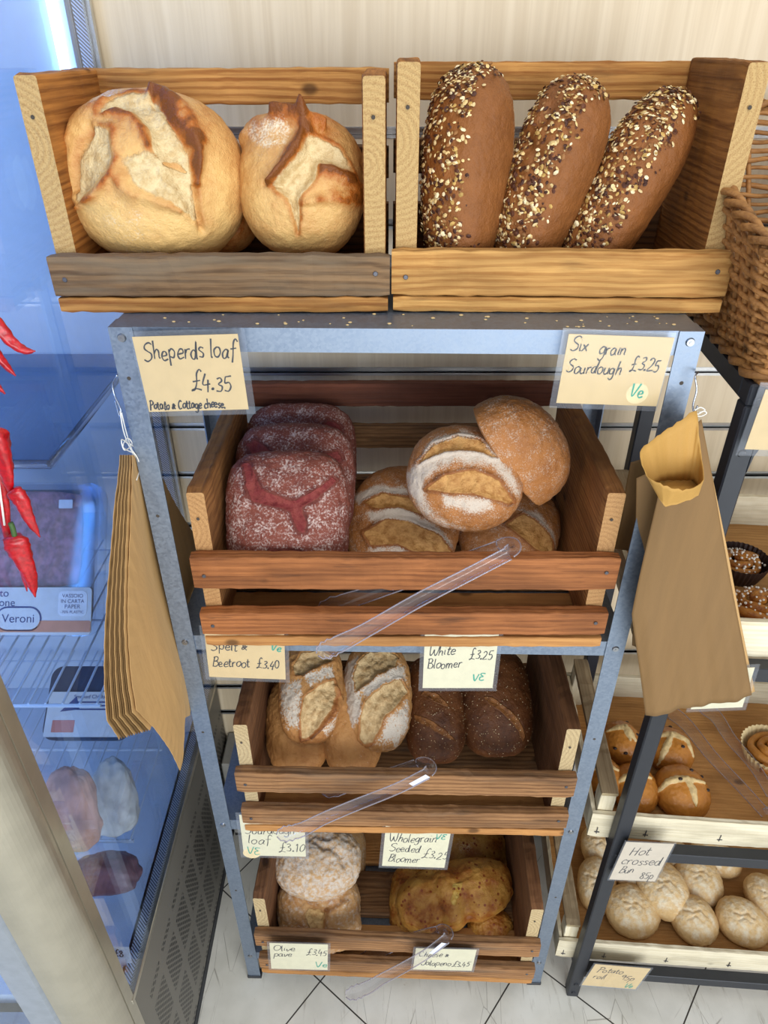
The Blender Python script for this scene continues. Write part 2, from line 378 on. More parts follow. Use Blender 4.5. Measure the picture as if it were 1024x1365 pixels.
M['wood_brown'] = m_wood('brown_pine', srgb(166, 122, 80), srgb(104, 68, 40), grey=srgb(104, 86, 70), grey_amt=0.2, end=srgb(214, 176, 124), burn=0.35)
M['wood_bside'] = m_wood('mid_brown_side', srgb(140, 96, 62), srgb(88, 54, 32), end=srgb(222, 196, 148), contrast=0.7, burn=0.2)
M['wood_raw'] = m_wood('raw_base_board', srgb(206, 150, 88), srgb(160, 104, 56), end=srgb(206, 150, 92), contrast=0.5)
M['nail'] = m_plain('dull_nail', srgb(92, 92, 98), 0.45, 0.7)
M['kraft'] = m_paper('kraft_paper', srgb(198, 158, 104), 0.2)
M['kraft_dark'] = m_paper('brown_kraft_paper', srgb(130, 99, 60), 0.35)
M['kraft_in'] = m_paper('golden_kraft_paper', srgb(190, 146, 76), 0.15)
M['card'] = m_plain('cream_card', srgb(216, 186, 132), 0.6, var=0.03)
M['card_pale'] = m_plain('pale_cream_card', srgb(226, 216, 180), 0.6, var=0.03)
M['card_grey'] = m_plain('greyish_card', srgb(206, 190, 166), 0.6, var=0.03)
M['laminate'] = m_clear('laminate_pouch', (0.93, 0.95, 0.98, 1), 0.12, 0.9, 1.45, 0.05, (0.75, 0.78, 0.85, 1))
M['ink'] = m_plain('black_ink', srgb(30, 28, 34), 0.5)
M['ink_green'] = m_plain('green_ink', srgb(30, 160, 130), 0.5)
M['sticker'] = m_plain('cream_sticker', srgb(240, 214, 160), 0.5)
M['clear'] = m_clear('clear_plastic', (0.95, 0.94, 0.97, 1), 0.08, 1.6, 1.5, 0.06, (0.82, 0.8, 0.88, 1))
M['clear_edge'] = m_clear('clear_plastic_edge', (0.70, 0.66, 0.74, 1), 0.06, 2.0, 1.6, 0.22, (0.86, 0.84, 0.92, 1))
M['white_label'] = m_plain('white_label', srgb(222, 228, 240), 0.5)
M['glass'] = m_clear('fridge_glass', (0.93, 0.96, 1.0, 1), 0.0, 1.25, 1.5)
M['string'] = m_plain('white_string', srgb(230, 228, 220), 0.8)
M['wire'] = m_plain('steel_wire', srgb(190, 196, 206), 0.25, 0.9)
M['white_wood'] = m_wood('white_poplar', srgb(236, 226, 200), srgb(212, 196, 160), end=srgb(226, 210, 172), contrast=0.3)
M['ply'] = m_wood('tray_ply', srgb(206, 156, 96), srgb(170, 118, 64), contrast=0.3)
M['grey_wood'] = m_wood('aged_poplar', srgb(186, 166, 134), srgb(140, 118, 88), end=srgb(200, 180, 140), contrast=0.4)
M['wicker'] = m_wood('wicker_cane', srgb(190, 136, 78), srgb(132, 86, 44), contrast=0.3, rough=0.5)
M['chili'] = m_plain('dried_red_chili', srgb(176, 14, 26), 0.28, var=0.25, bump=0.35, scale=220, spec=0.6)
M['chili_stem'] = m_plain('green_chili_stem', srgb(62, 92, 44), 0.6)

# ------------------------------------------------------------------ the setting
WALL_Y, BOX_Y, BOX_Z = 0.445, 0.345, 0.30
def structure(o): o['kind'] = 'structure'; return o
structure(obj('floor', [(-2.2, -2.6, 0), (2.2, -2.6, 0), (2.2, WALL_Y+0.02, 0), (-2.2, WALL_Y+0.02, 0)], [(0, 1, 2, 3)], M['floor']))
mb = MB(); ZG = [1.65, 1.52, 1.395, 1.27, 1.16, 1.055, 0.935, 0.81, 0.695, 0.58, 0.465, 0.375]
edges = [2.7]+ZG+[0.0]; G = 0.0045
for i in range(len(edges)-1):
    top = edges[i]-(G if i > 0 else 0); bot = edges[i+1]+(G if i < len(edges)-2 else 0)
    mb.box(-2.2, 2.2, WALL_Y, WALL_Y+0.016, bot, top, 0)
mb.box(-2.2, 2.2, WALL_Y+0.008, WALL_Y+0.03, 0, 2.7, 1)
structure(mb.build('wall_back', mats=[M['lam_wall'], M['groove']]))
mb = MB()
for z in ZG:
    mb.box(-2.2, 2.2, WALL_Y-0.0012, WALL_Y+0.006, z+G-0.0002, z+G+0.0022); mb.box(-2.2, 2.2, WALL_Y-0.0012, WALL_Y+0.006, z-G-0.0045, z-G)
    mb.box(-2.2, 2.2, WALL_Y+0.0055, WALL_Y+0.0078, z-G, z+G)
structure(mb.build('trim_1', M['alu']))
mb = MB(); mb.box(-0.395, 2.2, BOX_Y, WALL_Y-0.001, 0.018, BOX_Z, 0, 0.003)
structure(mb.build('trim_2', M['boxing']))
mb = MB(); mb.box(-0.395, 2.2, BOX_Y+0.006, WALL_Y-0.01, 0.0, 0.018); structure(mb.build('baseboard_back', M['skirt']))

# ------------------------------------------------------------------ galvanised shelving unit
UX, UW, UD, UROT = 0.022, 0.654, 0.325, math.radians(-1.25)
def yu(x): return -(x-UX)*0.0218
SHZ = [1.5, 1.04, 0.59, 0.11]
unit = thing('shelving_unit', 'tall galvanised steel shelving unit with four shelves holding bread crates', 'shelving', (UX, 0, 0), UROT)
def l_leg(sx, front):
    t = 0.0018; w = 0.027; X = sx*UW/2; mbl = MB()
    xi = X-sx*w; x0, x1 = min(X, xi), max(X, xi)
    if front: mbl.box(x0, x1, -t, 0.0, 0.004, 1.5)
    else: mbl.box(x0, x1, UD, UD+t, 0.004, 1.5)
    ya, yb = (0, w) if front else (UD-w, UD)
    xa, xb = (X-t, X) if sx > 0 else (X, X+t)
    mbl.box(xa, xb, ya, yb, 0.004, 1.5)
    return mbl.build('leg', M['galv'], unit)
for front in (True, False):
    for sx in (-1, 1):
        leg = l_leg(sx, front); X = sx*UW/2
        c = MB(); xc0, xc1 = sorted((X+sx*0.002, X-sx*0.0295)); yy = (-0.004, 0.014) if front else (UD-0.012, UD+0.004)
        c.box(xc0, xc1, yy[0], yy[1], 0, 0.008, 0, 0.001); c.build('foot_cap', M['black_plastic'], leg)
        for z in SHZ:
            b = MB(); yb, ny = (-0.0018, -1) if front else (UD-0.028, -1)
            b.disc((X-sx*0.0135, yb, z-0.012), (0, ny, 0), 0.0052, 14, 0.0022)
            b.disc((X-sx*0.0135, yb+ny*0.002, z-0.012), (0, ny, 0), 0.0016, 8, 0.0008); bo = b.build('bolt', M['bolt'], leg, smooth=False)
        if front:
            for z in (1.44, 1.25, 0.83, 0.36):
                b = MB(); b.disc((X-sx*0.012, -0.0019, z), (0, -1, 0), 0.0024, 10, 0.0002); b.build('punched_hole', M['groove'], leg)
for k, z in enumerate(SHZ):
    s = MB(); t = 0.0016; h = 0.028; X = UW/2-0.002
    s.box(-X, X, 0.0, UD, z-t, z); s.box(-X, X, 0.0003, t, z-h, z-0.0004); s.box(-X, X, UD-t, UD, z-h, z-t)
    s.box(-X, -X+t, t, UD-t, z-h, z-t); s.box(X-t, X, t, UD-t, z-h, z-t); s.box(-X, X, t, 0.012, z-h, z-h+t)
    s.build('shelf', M['galv'], unit)

# ------------------------------------------------------------------ crates
RNG = random.Random(7)
def board(name, L, D, H, mat, parent, loc, rot=(0, 0, 0), seed=0, wob=0.0004, r=0.0022, notch=0):
    """board centred on loc; grain along local X (L), D = local Y, H = local Z"""
    rg = np.random.RandomState(seed+11); nseg = max(6, int(L/0.012)); v = []; f = []
    prof = []
    for (sx, sz) in ((-1, -1), (1, -1), (1, 1), (-1, 1)):
        c = (sx*(D/2-r), sz*(H/2-r))
        a0 = {(-1, -1): 180, (1, -1): 270, (1, 1): 0, (-1, 1): 90}[(sx, sz)]
        for k in (0, 45, 90): a = math.radians(a0+k); prof.append((c[0]+r*math.cos(a), c[1]+r*math.sin(a)))
    n = len(prof); xs = np.linspace(-L/2, L/2, nseg+1); amp = rg.randn(nseg+1, 4)*wob; ph = rg.rand(8)*6.28
    for i, x in enumerate(xs):
        inset = 0.0010 if i in (0, nseg) else 0.0
        wy = 0.0005*math.sin(x*13+ph[0]); wz = 0.0006*math.sin(x*9+ph[1])
        for k, (py, pz) in enumerate(prof):
            q = k//3; sy = 1-2*inset/D; sz = 1-2*inset/H
            v.append((x, py*sy+wy+amp[i][q]*0.6, pz*sz+wz+amp[i][(q+1) % 4]))
    for i in range(nseg):
        for k in range(n): f.append((i*n+k, (i+1)*n+k, (i+1)*n+(k+1) % n, i*n+(k+1) % n))
    f += [tuple(range(n)), tuple(range(nseg*n, nseg*n+n))[::-1]]
    return obj(name, v, f, mat, parent, False, loc, rot)
def nails(bd, pts, ny=-1.0, r=0.0028):
    for (x, y, z) in pts:
        m = MB(); m.disc((x, y, z), (0, ny, 0), r, 10, 0.0006); m.build('nail', M['nail'], bd)
def crate(label, x0, x1, y0, z0, depth, height, rz, fronts, rears, mats, seed, group, bt=0.018, sth=0.025, nbase=3, pivot=None):
    W = x1-x0; cx = (x0+x1)/2
    c = thing('wooden_crate', label, 'crate', (cx, y0, z0), rz, group)
    ft = 0.018
    bw = depth/nbase-0.014
    for k in range(nbase):
        yy = bw/2+0.0+k*(depth-bw)/(nbase-1)
        board('base_board', W-0.004, bw, bt-0.001, mats['base'][k % len(mats['base'])], c, (0, yy, bt/2), seed=seed+k)
    for s in (-1, 1):
        b = board('side_panel', depth-2*ft-0.001, sth, height-bt, mats['side'], c, (s*(W/2-sth/2-0.004), ft+(depth-2*ft)/2, bt+(height-bt)/2), (0, 0, math.pi/2), seed=seed+20+s, r=0.003, wob=0.0005)
        L = (depth-2*ft)/2
        for zz in (height*0.30,):
            m = MB(); m.disc((-L-0.0012, 0.001, zz), (-1, 0, 0), 0.0022, 8, 0.0004); m.build('nail', M['groove'], b)
    for k, (za, zb, mt) in enumerate(fronts):
        b = board('front_slat', W, ft, zb-za, mt, c, (0, ft/2, (za+zb)/2), seed=seed+40+k, r=0.0024, wob=0.0005)
        nails(b, [(-W/2+0.016, -ft/2-0.001, -0.003), (W/2-0.016, -ft/2-0.001, 0.004)])
    for k, (za, zb, mt) in enumerate(rears):
        board('rear_slat', W-0.002, ft, zb-za, mt, c, (0, depth-ft/2, (za+zb)/2), seed=seed+60+k)
    return c
g = 'slatted wooden bread crates on the shelving unit'
wg, wp, ws, ww, wd = M['wood_gold'], M['wood_pale'], M['wood_side'], M['wood_weath'], M['wood_dark']
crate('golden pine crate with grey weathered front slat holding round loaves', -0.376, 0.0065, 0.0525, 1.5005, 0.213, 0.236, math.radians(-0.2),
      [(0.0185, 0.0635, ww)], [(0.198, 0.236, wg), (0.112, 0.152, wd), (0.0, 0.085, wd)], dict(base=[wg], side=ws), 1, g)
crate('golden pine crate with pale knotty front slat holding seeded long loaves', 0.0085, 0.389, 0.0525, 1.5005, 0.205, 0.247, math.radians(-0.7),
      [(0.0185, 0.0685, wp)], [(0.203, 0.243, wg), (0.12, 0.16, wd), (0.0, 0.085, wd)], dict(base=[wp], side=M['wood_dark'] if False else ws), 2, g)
r_, rr, rs, wr = M['wood_red'], M['wood_redrear'], M['wood_redside'], M['wood_raw']
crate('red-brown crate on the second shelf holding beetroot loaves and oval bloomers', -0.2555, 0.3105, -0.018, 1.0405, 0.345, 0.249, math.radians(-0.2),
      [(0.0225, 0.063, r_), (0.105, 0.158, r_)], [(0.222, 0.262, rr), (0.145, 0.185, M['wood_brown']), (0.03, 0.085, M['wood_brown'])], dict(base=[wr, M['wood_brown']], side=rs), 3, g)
br, bs = M['wood_brown'], M['wood_bside']
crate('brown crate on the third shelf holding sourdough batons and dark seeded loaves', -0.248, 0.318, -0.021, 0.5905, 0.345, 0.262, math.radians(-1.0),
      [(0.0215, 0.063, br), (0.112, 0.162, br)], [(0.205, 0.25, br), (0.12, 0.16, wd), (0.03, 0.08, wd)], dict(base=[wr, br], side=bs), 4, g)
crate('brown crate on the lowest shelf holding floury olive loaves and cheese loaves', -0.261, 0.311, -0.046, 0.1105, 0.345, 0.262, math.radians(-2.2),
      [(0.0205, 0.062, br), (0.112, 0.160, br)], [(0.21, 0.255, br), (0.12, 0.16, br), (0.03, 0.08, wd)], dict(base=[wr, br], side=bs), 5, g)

# ------------------------------------------------------------------ bread
def cube_sphere(n):
    V = []; F = []; key = {}
    def vid(p):
        k = tuple(np.round(p, 6))
        if k not in key: key[k] = len(V); V.append(p)
        return key[k]
    g = np.tan(np.linspace(-1, 1, n+1)*math.pi/4)
    for ax in range(3):
        for s in (-1, 1):
            ids = np.zeros((n+1, n+1), int)
            for i in range(n+1):
                for j in range(n+1):
                    p = np.zeros(3); p[ax] = s; p[(ax+1) % 3] = g[i]; p[(ax+2) % 3] = g[j]; ids[i, j] = vid(p)
            for i in range(n):
                for j in range(n):
                    q = [ids[i, j], ids[i+1, j], ids[i+1, j+1], ids[i, j+1]]; F.append(q if s > 0 else q[::-1])
    V = np.array(V); V /= np.linalg.norm(V, axis=1, keepdims=True); return V, F
_CS = {}
def csph(n):
    if n not in _CS: _CS[n] = cube_sphere(n)
    return _CS[n]
def seg_dist(P, pts):
    pts = np.array(pts, float); best = np.full(len(P), 1e9); par = np.zeros(len(P)); side = np.zeros(len(P)); L = len(pts)-1
    for i in range(L):
        a, b = pts[i], pts[i+1]; ab = b-a; t = np.clip(((P-a)@ab)/max(ab@ab, 1e-12), 0, 1); d = P-(a+t[:, None]*ab); dd = np.hypot(d[:, 0], d[:, 1])
        m = dd < best; best[m] = dd[m]; par[m] = (i+t[m])/L; side[m] = np.sign(ab[0]*d[m, 1]-ab[1]*d[m, 0])
    return best, par, side
def poly_sd(P, poly):
    poly = np.array(poly, float); d, _, _ = seg_dist(P, np.vstack([poly, poly[:1]])); ins = np.zeros(len(P), bool); n = len(poly); j = n-1
    for i in range(n):
        xi, yi = poly[i]; xj, yj = poly[j]
        c = ((yi > P[:, 1]) != (yj > P[:, 1])) & (P[:, 0] < (xj-xi)*(P[:, 1]-yi)/((yj-yi) if abs(yj-yi) > 1e-12 else 1e-12)+xi); ins ^= c; j = i
    return np.where(ins, -d, d)
def norm(v): v = np.array(v, float); return v/np.linalg.norm(v)

def loaf(name, label, mat, center, xdir, zdir, rad, n=44, e=(2.2, 2.2), hb=0.75, group=None, cat='bread', lump=0.05, lumpf=2.2, crumb=(), ridge=(), flour=(), bake=0.25, fl0=-0.3,
         grad=(0, 0, 0.15), seed=0, lift=0.6, crack=(), bend=0.0, taper=0.0, fine=0.0018, floor_flour=0.0, topflour=0.0, pinch=0.0, waist=()):
    """crumb / ridge / flour / crack shapes are given where they show in the photograph and are carried onto the loaf's own top plane"""
    c = np.array(center, float); z = norm(zdir); x = np.array(xdir, float); x = norm(x-np.dot(x, z)*z); y = np.cross(z, x)
    rad = np.array(rad, float); rm = rad.mean()
    def loc2(pts):
        out = []
        for (px, py) in pts:
            q = atP(px, py, c+z*rad[2]*lift, z)-c; out.append((np.dot(q, x), np.dot(q, y)))
        return out
    D, F = csph(n); A = np.abs(D)
    q = ((A[:, 0]**e[0]+A[:, 1]**e[0])**(e[1]/e[0])+A[:, 2]**e[1])**(1.0/e[1]); P = D/q[:, None]
    low = P[:, 2] < -hb; P[low, 2] = -hb+(P[low, 2]+hb)*0.12
    if taper: P[:, 1] *= 1+taper*P[:, 0]
    if pinch: P[:, 1] *= 1-pinch*np.exp(-(P[:, 0]/0.25)**2); P[:, 2] *= 1-pinch*0.7*np.exp(-(P[:, 0]/0.25)**2)
    N = P.copy(); P = P*rad; P[:, 1] += bend*(P[:, 0]**2)/rad[0]
    Nn = N/np.maximum(np.linalg.norm(N, axis=1, keepdims=True), 1e-9)
    off = seed*3.7
    lf = fbm(N*lumpf*0.5+off, 3, seed)-0.5; P = P+Nn*(lf*2*lump*rm)[:, None]
    P2 = P[:, :2]; top = sstep(-0.15, 0.25, N[:, 2])
    wz = np.stack([fbm(N*3.1+off+5, 3, seed+3)-0.5, fbm(N*3.1+off+9, 3, seed+4)-0.5], 1)*0.10*rm
    Pw = P2+wz; fn = fbm(P/rm*9+off, 4, seed+9)-0.5
    mk = np.zeros((len(P), 4)); mk[:, 3] = 1
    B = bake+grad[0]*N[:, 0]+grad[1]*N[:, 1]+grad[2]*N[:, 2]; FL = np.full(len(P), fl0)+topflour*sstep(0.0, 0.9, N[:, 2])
    H = fn*fine*1.6; CR = np.zeros(len(P))
    for it in crumb:  # (pts, depth, rim, soft)
        pts, depth, rim = it[0], it[1], it[2]; soft = it[3] if len(it) > 3 else 0.03
        sd = poly_sd(Pw, loc2(pts))/rm; m = sstep(soft, -soft, sd)*top
        CR = np.maximum(CR, m); H = H-depth*sstep(0.03, -0.12, sd)*top+fn*0.05*rm*m*0.5; ri = np.exp(-((sd-0.035)/0.035)**2)*top
        H = H+rim*ri; B = B+0.35*ri*(1 if rim > 0 else 0); FL = FL-0.8*m
    for it in ridge:   # (pts, width, height, bake)
        d, par, sd = seg_dist(Pw, loc2(it[0])); w = it[1]; wv = w*(0.35+0.65*np.sin(np.pi*np.clip(par, 0.02, 0.98)))
        gk = np.exp(-(d/wv)**2)*top; H = H+it[2]*gk; B = B+it[3]*gk*(0.7+fn*1.2); CR = CR*(1-0.8*gk*(1 if it[3] > 0 else 0))
    for it in crack:   # (pts, width, depth)
        d, par, sd = seg_dist(Pw, loc2(it[0])); gk = np.exp(-(d/it[1])**2)*top; H = H-it[2]*gk; B = B+0.12*gk
    for it in flour:   # (pts, amount, soft)
        sd = poly_sd(Pw, loc2(it[0]))/rm; FL = FL+it[1]*sstep(it[2], -it[2], sd)*top
    for (x0, w, dd) in waist: H = H-dd*np.exp(-((N[:, 0]-x0)/w)**2)*sstep(-0.4, 0.3, N[:, 2])
    if floor_flour: FL = FL+floor_flour*sstep(-0.2, -0.62, N[:, 2])
    P = P+Nn*H[:, None]
    mk[:, 0] = np.clip(CR, 0, 1); mk[:, 1] = FL; mk[:, 2] = np.clip(B, -0.3, 1.3)
    W = P@np.stack([x, y, z])
    rot = Matrix(((x[0], y[0], z[0]), (x[1], y[1], z[1]), (x[2], y[2], z[2]))).to_euler()
    o = obj(name, P, F, mat, None, True, c, rot)
    at_ = o.data.color_attributes.new('mask', 'FLOAT_COLOR', 'POINT'); at_.data.foreach_set('color', mk.astype(np.float32).ravel())
    tag(o, label, cat, group)
    o_info = dict(P=P, N=Nn, D=N, R=np.stack([x, y, z]), c=c, rad=rad)
    return o, o_info
def Z(ox, oy, k, pts): return [(ox+a/k, oy+b/k) for a, b in pts]

mbr = {}
mbr['boule'] = m_bread('white_sourdough_crust', srgb(230, 188, 120), srgb(174, 98, 34), srgb(228, 204, 156), flour=srgb(240, 228, 200), crumb2=srgb(200, 168, 116), rough=0.40, fl_soft=0.35, nb=1.3)
mbr['grain'] = m_bread('six_grain_crust', srgb(152, 94, 44), srgb(98, 56, 24), srgb(170, 112, 58), flour=srgb(206, 180, 146), fl_scale=300, rough=0.55, fl_soft=0.35)
mbr['beet'] = m_bread('beetroot_crust', srgb(138, 76, 60), srgb(98, 44, 38), srgb(134, 60, 54), flour=srgb(212, 192, 184), fl_scale=330, crumb2=srgb(112, 34, 38), rough=0.75, fl_soft=0.26)
mbr['bloom'] = m_bread('bloomer_crust', srgb(188, 126, 68), srgb(136, 80, 36), srgb(200, 150, 88), flour=srgb(206, 192, 176), fl_scale=520, crumb2=srgb(160, 108, 52), rough=0.55, fl_soft=0.28)
mbr['sour'] = m_bread('sourdough_baton_crust', srgb(204, 152, 92), srgb(150, 90, 42), srgb(216, 186, 138), flour=srgb(214, 204, 190), fl_scale=300, crumb2=srgb(178, 142, 94), rough=0.55, fl_soft=0.16)
mbr['dark'] = m_bread('dark_seeded_crust', srgb(134, 82, 42), srgb(78, 42, 20), srgb(146, 94, 46), flour=srgb(170, 130, 100), rough=0.5, crumb2=srgb(104, 60, 30))
mbr['olive'] = m_bread('floury_olive_crust', srgb(206, 168, 116), srgb(164, 112, 62), srgb(214, 178, 120), flour=srgb(204, 196, 186), fl_scale=150, rough=0.7, fl_soft=0.36, crumb2=srgb(180, 136, 84))
mbr['cheese'] = m_bread('cheese_loaf_crust', srgb(218, 168, 82), srgb(160, 92, 34), srgb(226, 192, 104), flour=srgb(226, 208, 170), crumb2=srgb(196, 140, 48), rough=0.35, spots=(70, 0.24, srgb(140, 66, 28)), fl_soft=0.3, nb=1.8)
mbr['bun'] = m_bread('hot_cross_bun_crust', srgb(200, 134, 58), srgb(136, 72, 24), srgb(236, 206, 148), flour=srgb(230, 220, 200), rough=0.22, bump=0.2)
mbr['roll'] = m_bread('potato_roll_crust', srgb(228, 196, 142), srgb(196, 144, 80), srgb(238, 222, 190), flour=srgb(238, 228, 204), fl_scale=70, rough=0.75, fl_soft=0.4, crumb2=srgb(214, 190, 148))
mbr['cinn'] = m_bread('cinnamon_bun_crust', srgb(206, 142, 62), srgb(128, 62, 22), srgb(216, 160, 84), rough=0.3)

view = np.array([0, -0.83, 0.55])
# --- round loaves
g = None
ZB = lambda pts: Z(70, 110, 3.657, pts)
c = atY(209, 241, 0.160); k = np.dot(c-CAM, FW)/F_PX
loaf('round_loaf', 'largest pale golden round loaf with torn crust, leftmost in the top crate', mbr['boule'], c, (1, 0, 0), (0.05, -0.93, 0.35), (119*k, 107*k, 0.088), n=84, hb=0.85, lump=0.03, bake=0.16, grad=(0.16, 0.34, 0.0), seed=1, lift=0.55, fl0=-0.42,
     crumb=[(ZB([(130, 560), (118, 430), (170, 320), (255, 262), (330, 290), (356, 400), (335, 480), (250, 565), (170, 605)]), 0.006, 0.002, 0.06),
            (ZB([(270, 190), (330, 105), (400, 70), (480, 80), (545, 110), (612, 230), (690, 370), (712, 470), (716, 560), (722, 690), (690, 690), (660, 590), (600, 520), (560, 410), (520, 350), (500, 270), (430, 200), (350, 185)]), 0.008, 0.0015, 0.05),
            (ZB([(365, 380), (520, 380), (650, 470), (700, 560), (690, 680), (640, 640), (540, 600), (430, 545), (370, 470)]), 0.001, 0.0, 0.12)],
     ridge=[(ZB([(480, 70), (545, 80), (610, 140), (665, 215), (705, 320), (720, 400), (722, 520)]), 0.0085, 0.010, 0.75), (ZB([(600, 110), (680, 160), (720, 220), (735, 400)]), 0.018, 0.004, 0.25),
            (ZB([(155, 610), (250, 575), (310, 520), (362, 478), (420, 545), (500, 590), (600, 620), (640, 650)]), 0.008, 0.006, 0.5), (ZB([(240, 600), (360, 500), (430, 580)]), 0.022, 0.004, 0.35),
            (ZB([(310, 205), (360, 185), (430, 205), (500, 285), (512, 350)]), 0.010, 0.004, 0.5), (ZB([(345, 260), (400, 320), (470, 330)]), 0.018, 0.003, 0.22), (ZB([(100, 300), (130, 220), (200, 170), (290, 130)]), 0.012, 0.006, 0.5), (ZB([(580, 440), (640, 450), (680, 470)]), 0.006, 0.002, 0.35)],
     crack=[(ZB([(120, 530), (122, 430), (150, 360), (215, 270)]), 0.0045, 0.012), (ZB([(500, 95), (560, 140), (620, 240), (690, 380), (715, 480), (722, 640), (730, 720)]), 0.0032, 0.009)],
     flour=[(ZB([(200, 620), (360, 560), (560, 640), (640, 760), (480, 830), (280, 800)]), 0.62, 0.25)])
ZB = lambda pts: Z(300, 140, 4.655, pts)
c = atY(404, 250, 0.165); k = np.dot(c-CAM, FW)/F_PX
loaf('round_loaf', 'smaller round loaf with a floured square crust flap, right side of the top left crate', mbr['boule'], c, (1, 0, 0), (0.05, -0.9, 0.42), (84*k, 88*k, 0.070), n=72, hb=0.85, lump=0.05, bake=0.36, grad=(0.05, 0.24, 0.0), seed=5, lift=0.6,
     crumb=[(ZB([(500, 215), (600, 250), (700, 300), (790, 420), (720, 445), (590, 410), (560, 500), (470, 620), (455, 800), (425, 740), (390, 620), (300, 530), (390, 450), (480, 330)]), 0.009, 0.001, 0.05)],
     ridge=[(ZB([(330, 125), (420, 130), (485, 165), (500, 215), (470, 290), (420, 370), (370, 450), (290, 520)]), 0.009, 0.012, 0.8), (ZB([(90, 170), (180, 100), (330, 130), (480, 160)]), 0.014, 0.010, 0.25), (ZB([(470, 650), (600, 620), (750, 600), (820, 560), (830, 490), (700, 450), (590, 430)]), 0.009, 0.005, 0.6), (ZB([(620, 480), (740, 510), (810, 540)]), 0.02, 0.002, 0.4), (ZB([(480, 150), (560, 150), (615, 185)]), 0.008, 0.014, 0.3)],
     crack=[(ZB([(260, 520), (340, 540), (420, 640), (450, 800)]), 0.003, 0.006), (ZB([(470, 640), (470, 740)]), 0.003, 0.004)],
     flour=[(ZB([(110, 170), (200, 120), (400, 150), (440, 190), (370, 330), (280, 320), (160, 240)]), 0.75, 0.12), (ZB([(580, 780), (640, 780), (640, 840), (580, 840)]), 0.5, 0.08)])
c = atY(292, 292, 0.215); k = np.dot(c-CAM, FW)/F_PX
loaf('round_loaf', 'shaded round loaf half hidden behind the largest round loaf', mbr['boule'], c, (1, 0, 0), (0, -0.7, 0.7), (50*k, 46*k, 0.038), n=36, hb=0.85, bake=0.55, seed=9)
c = atY(118, 300, 0.200); k = np.dot(c-CAM, FW)/F_PX
# --- six grain loaves
def seeds(parent, info, count, region, seed, cols, size=(0.0022, 0.0045), name='seed_topping', flat=0.35):
    rg = np.random.RandomState(seed); P, N, D, R = info['P'], info['N'], info['D'], info['R']
    w = region(D, P); w = np.maximum(w, 0); w = w/w.sum(); idx = rg.choice(len(P), count, p=w)
    V = []; F = []; C = []
    for i in idx:
        n = N[i]; jit = rg.randn(3)*0.0012; a = np.cross(n, rg.randn(3)); a /= np.linalg.norm(a); n2 = norm(n+rg.randn(3)*0.3); a = norm(a-np.dot(a, n2)*n2); b = np.cross(n2, a)
        L = rg.uniform(*size); Wd = L*rg.uniform(0.5, 0.85); T = L*flat; c0 = P[i]+jit+n*T*0.15; s = len(V)
        for kk in range(6):
            t = kk*math.pi/3; V.append(c0+a*L*math.cos(t)*0.5+b*Wd*math.sin(t)*0.5)
        V.append(c0+n2*T*0.6); V.append(c0-n2*T*0.5)
        for kk in range(6): F.append((s+kk, s+(kk+1) % 6, s+6)); F.append((s+(kk+1) % 6, s+kk, s+7))
        col = np.array(cols[rg.choice(len(cols), p=None)])[:3]*rg.uniform(0.8, 1.15); C += [list(np.clip(col, 0, 1))+[1]]*8
    o = obj(name, V, F, M['seed'], parent, False); o['kind'] = 'stuff'
    a_ = o.data.color_attributes.new('col', 'FLOAT_COLOR', 'POINT'); a_.data.foreach_set('color', np.array(C, np.float32).ravel())
    return o
M['seed'] = m_attrcol('seeds_and_oats', 0.6)
oat = [srgb(232, 206, 152), srgb(214, 184, 126), srgb(240, 222, 180), srgb(92, 52, 32), srgb(70, 40, 30), srgb(150, 104, 60), srgb(186, 150, 84), srgb(84, 48, 34)]
six = [((583, 352), 0.085, (660, 124), 0.190, 64, (-0.62, -0.70, 0.20), 'leftmost six-grain loaf with oat and seed topping, leaning upright in the top crate', 61),
       ((668, 350), 0.085, (788, 150), 0.190, 60, (-0.52, -0.78, 0.30), 'middle six-grain loaf with a split seeded crust, between the other two seeded loaves', 62),
       ((758, 356), 0.085, (900, 174), 0.195, 56, (-0.46, -0.78, 0.38), 'rightmost six-grain loaf with seeded top, tilted against the crate side', 63)]
for i, (a, ya, b, yb, wpx, zd, lab, sd) in enumerate(six):
    A = atY(*a, ya); B = atY(*b, yb); c = (A+B)/2; k = np.dot(c-CAM, FW)/F_PX; ax = norm(B-A); L = np.linalg.norm(B-A)/2+0.010
    o, inf = loaf('seeded_long_loaf', lab, mbr['grain'], c, ax, zd, (L, wpx*k*0.86, wpx*k*0.90), n=64, e=(2.7, 2.3), hb=0.62, lump=0.05, bake=0.45, taper=0.14, seed=sd, floor_flour=1.0, fl0=-0.3, group='six-grain loaves in the top crate', grad=(0, 0, -0.1),
         crack=([(Z(500, 60, 1.954, [(430, 290), (400, 240), (450, 200), (470, 160)]), 0.008, 0.006)] if i == 1 else []))
    def reg(D, P, i=i):
        nz = fbm(P*60+i*7, 3, 5); y = D[:, 1]
        r = sstep(-0.25, 0.1, D[:, 2]+0.3*(nz-0.5))*sstep(-0.75, -0.35, y+0.4*(nz-0.5))
        if i == 1: r = r*(1-0.85*np.exp(-((y-0.30)/0.16)**2)*sstep(-0.3, 0.1, D[:, 0]))
        return r*(0.25+nz)
    seeds(o, inf, 2300, reg, 100+i, oat, (0.0035, 0.0075), flat=0.3)
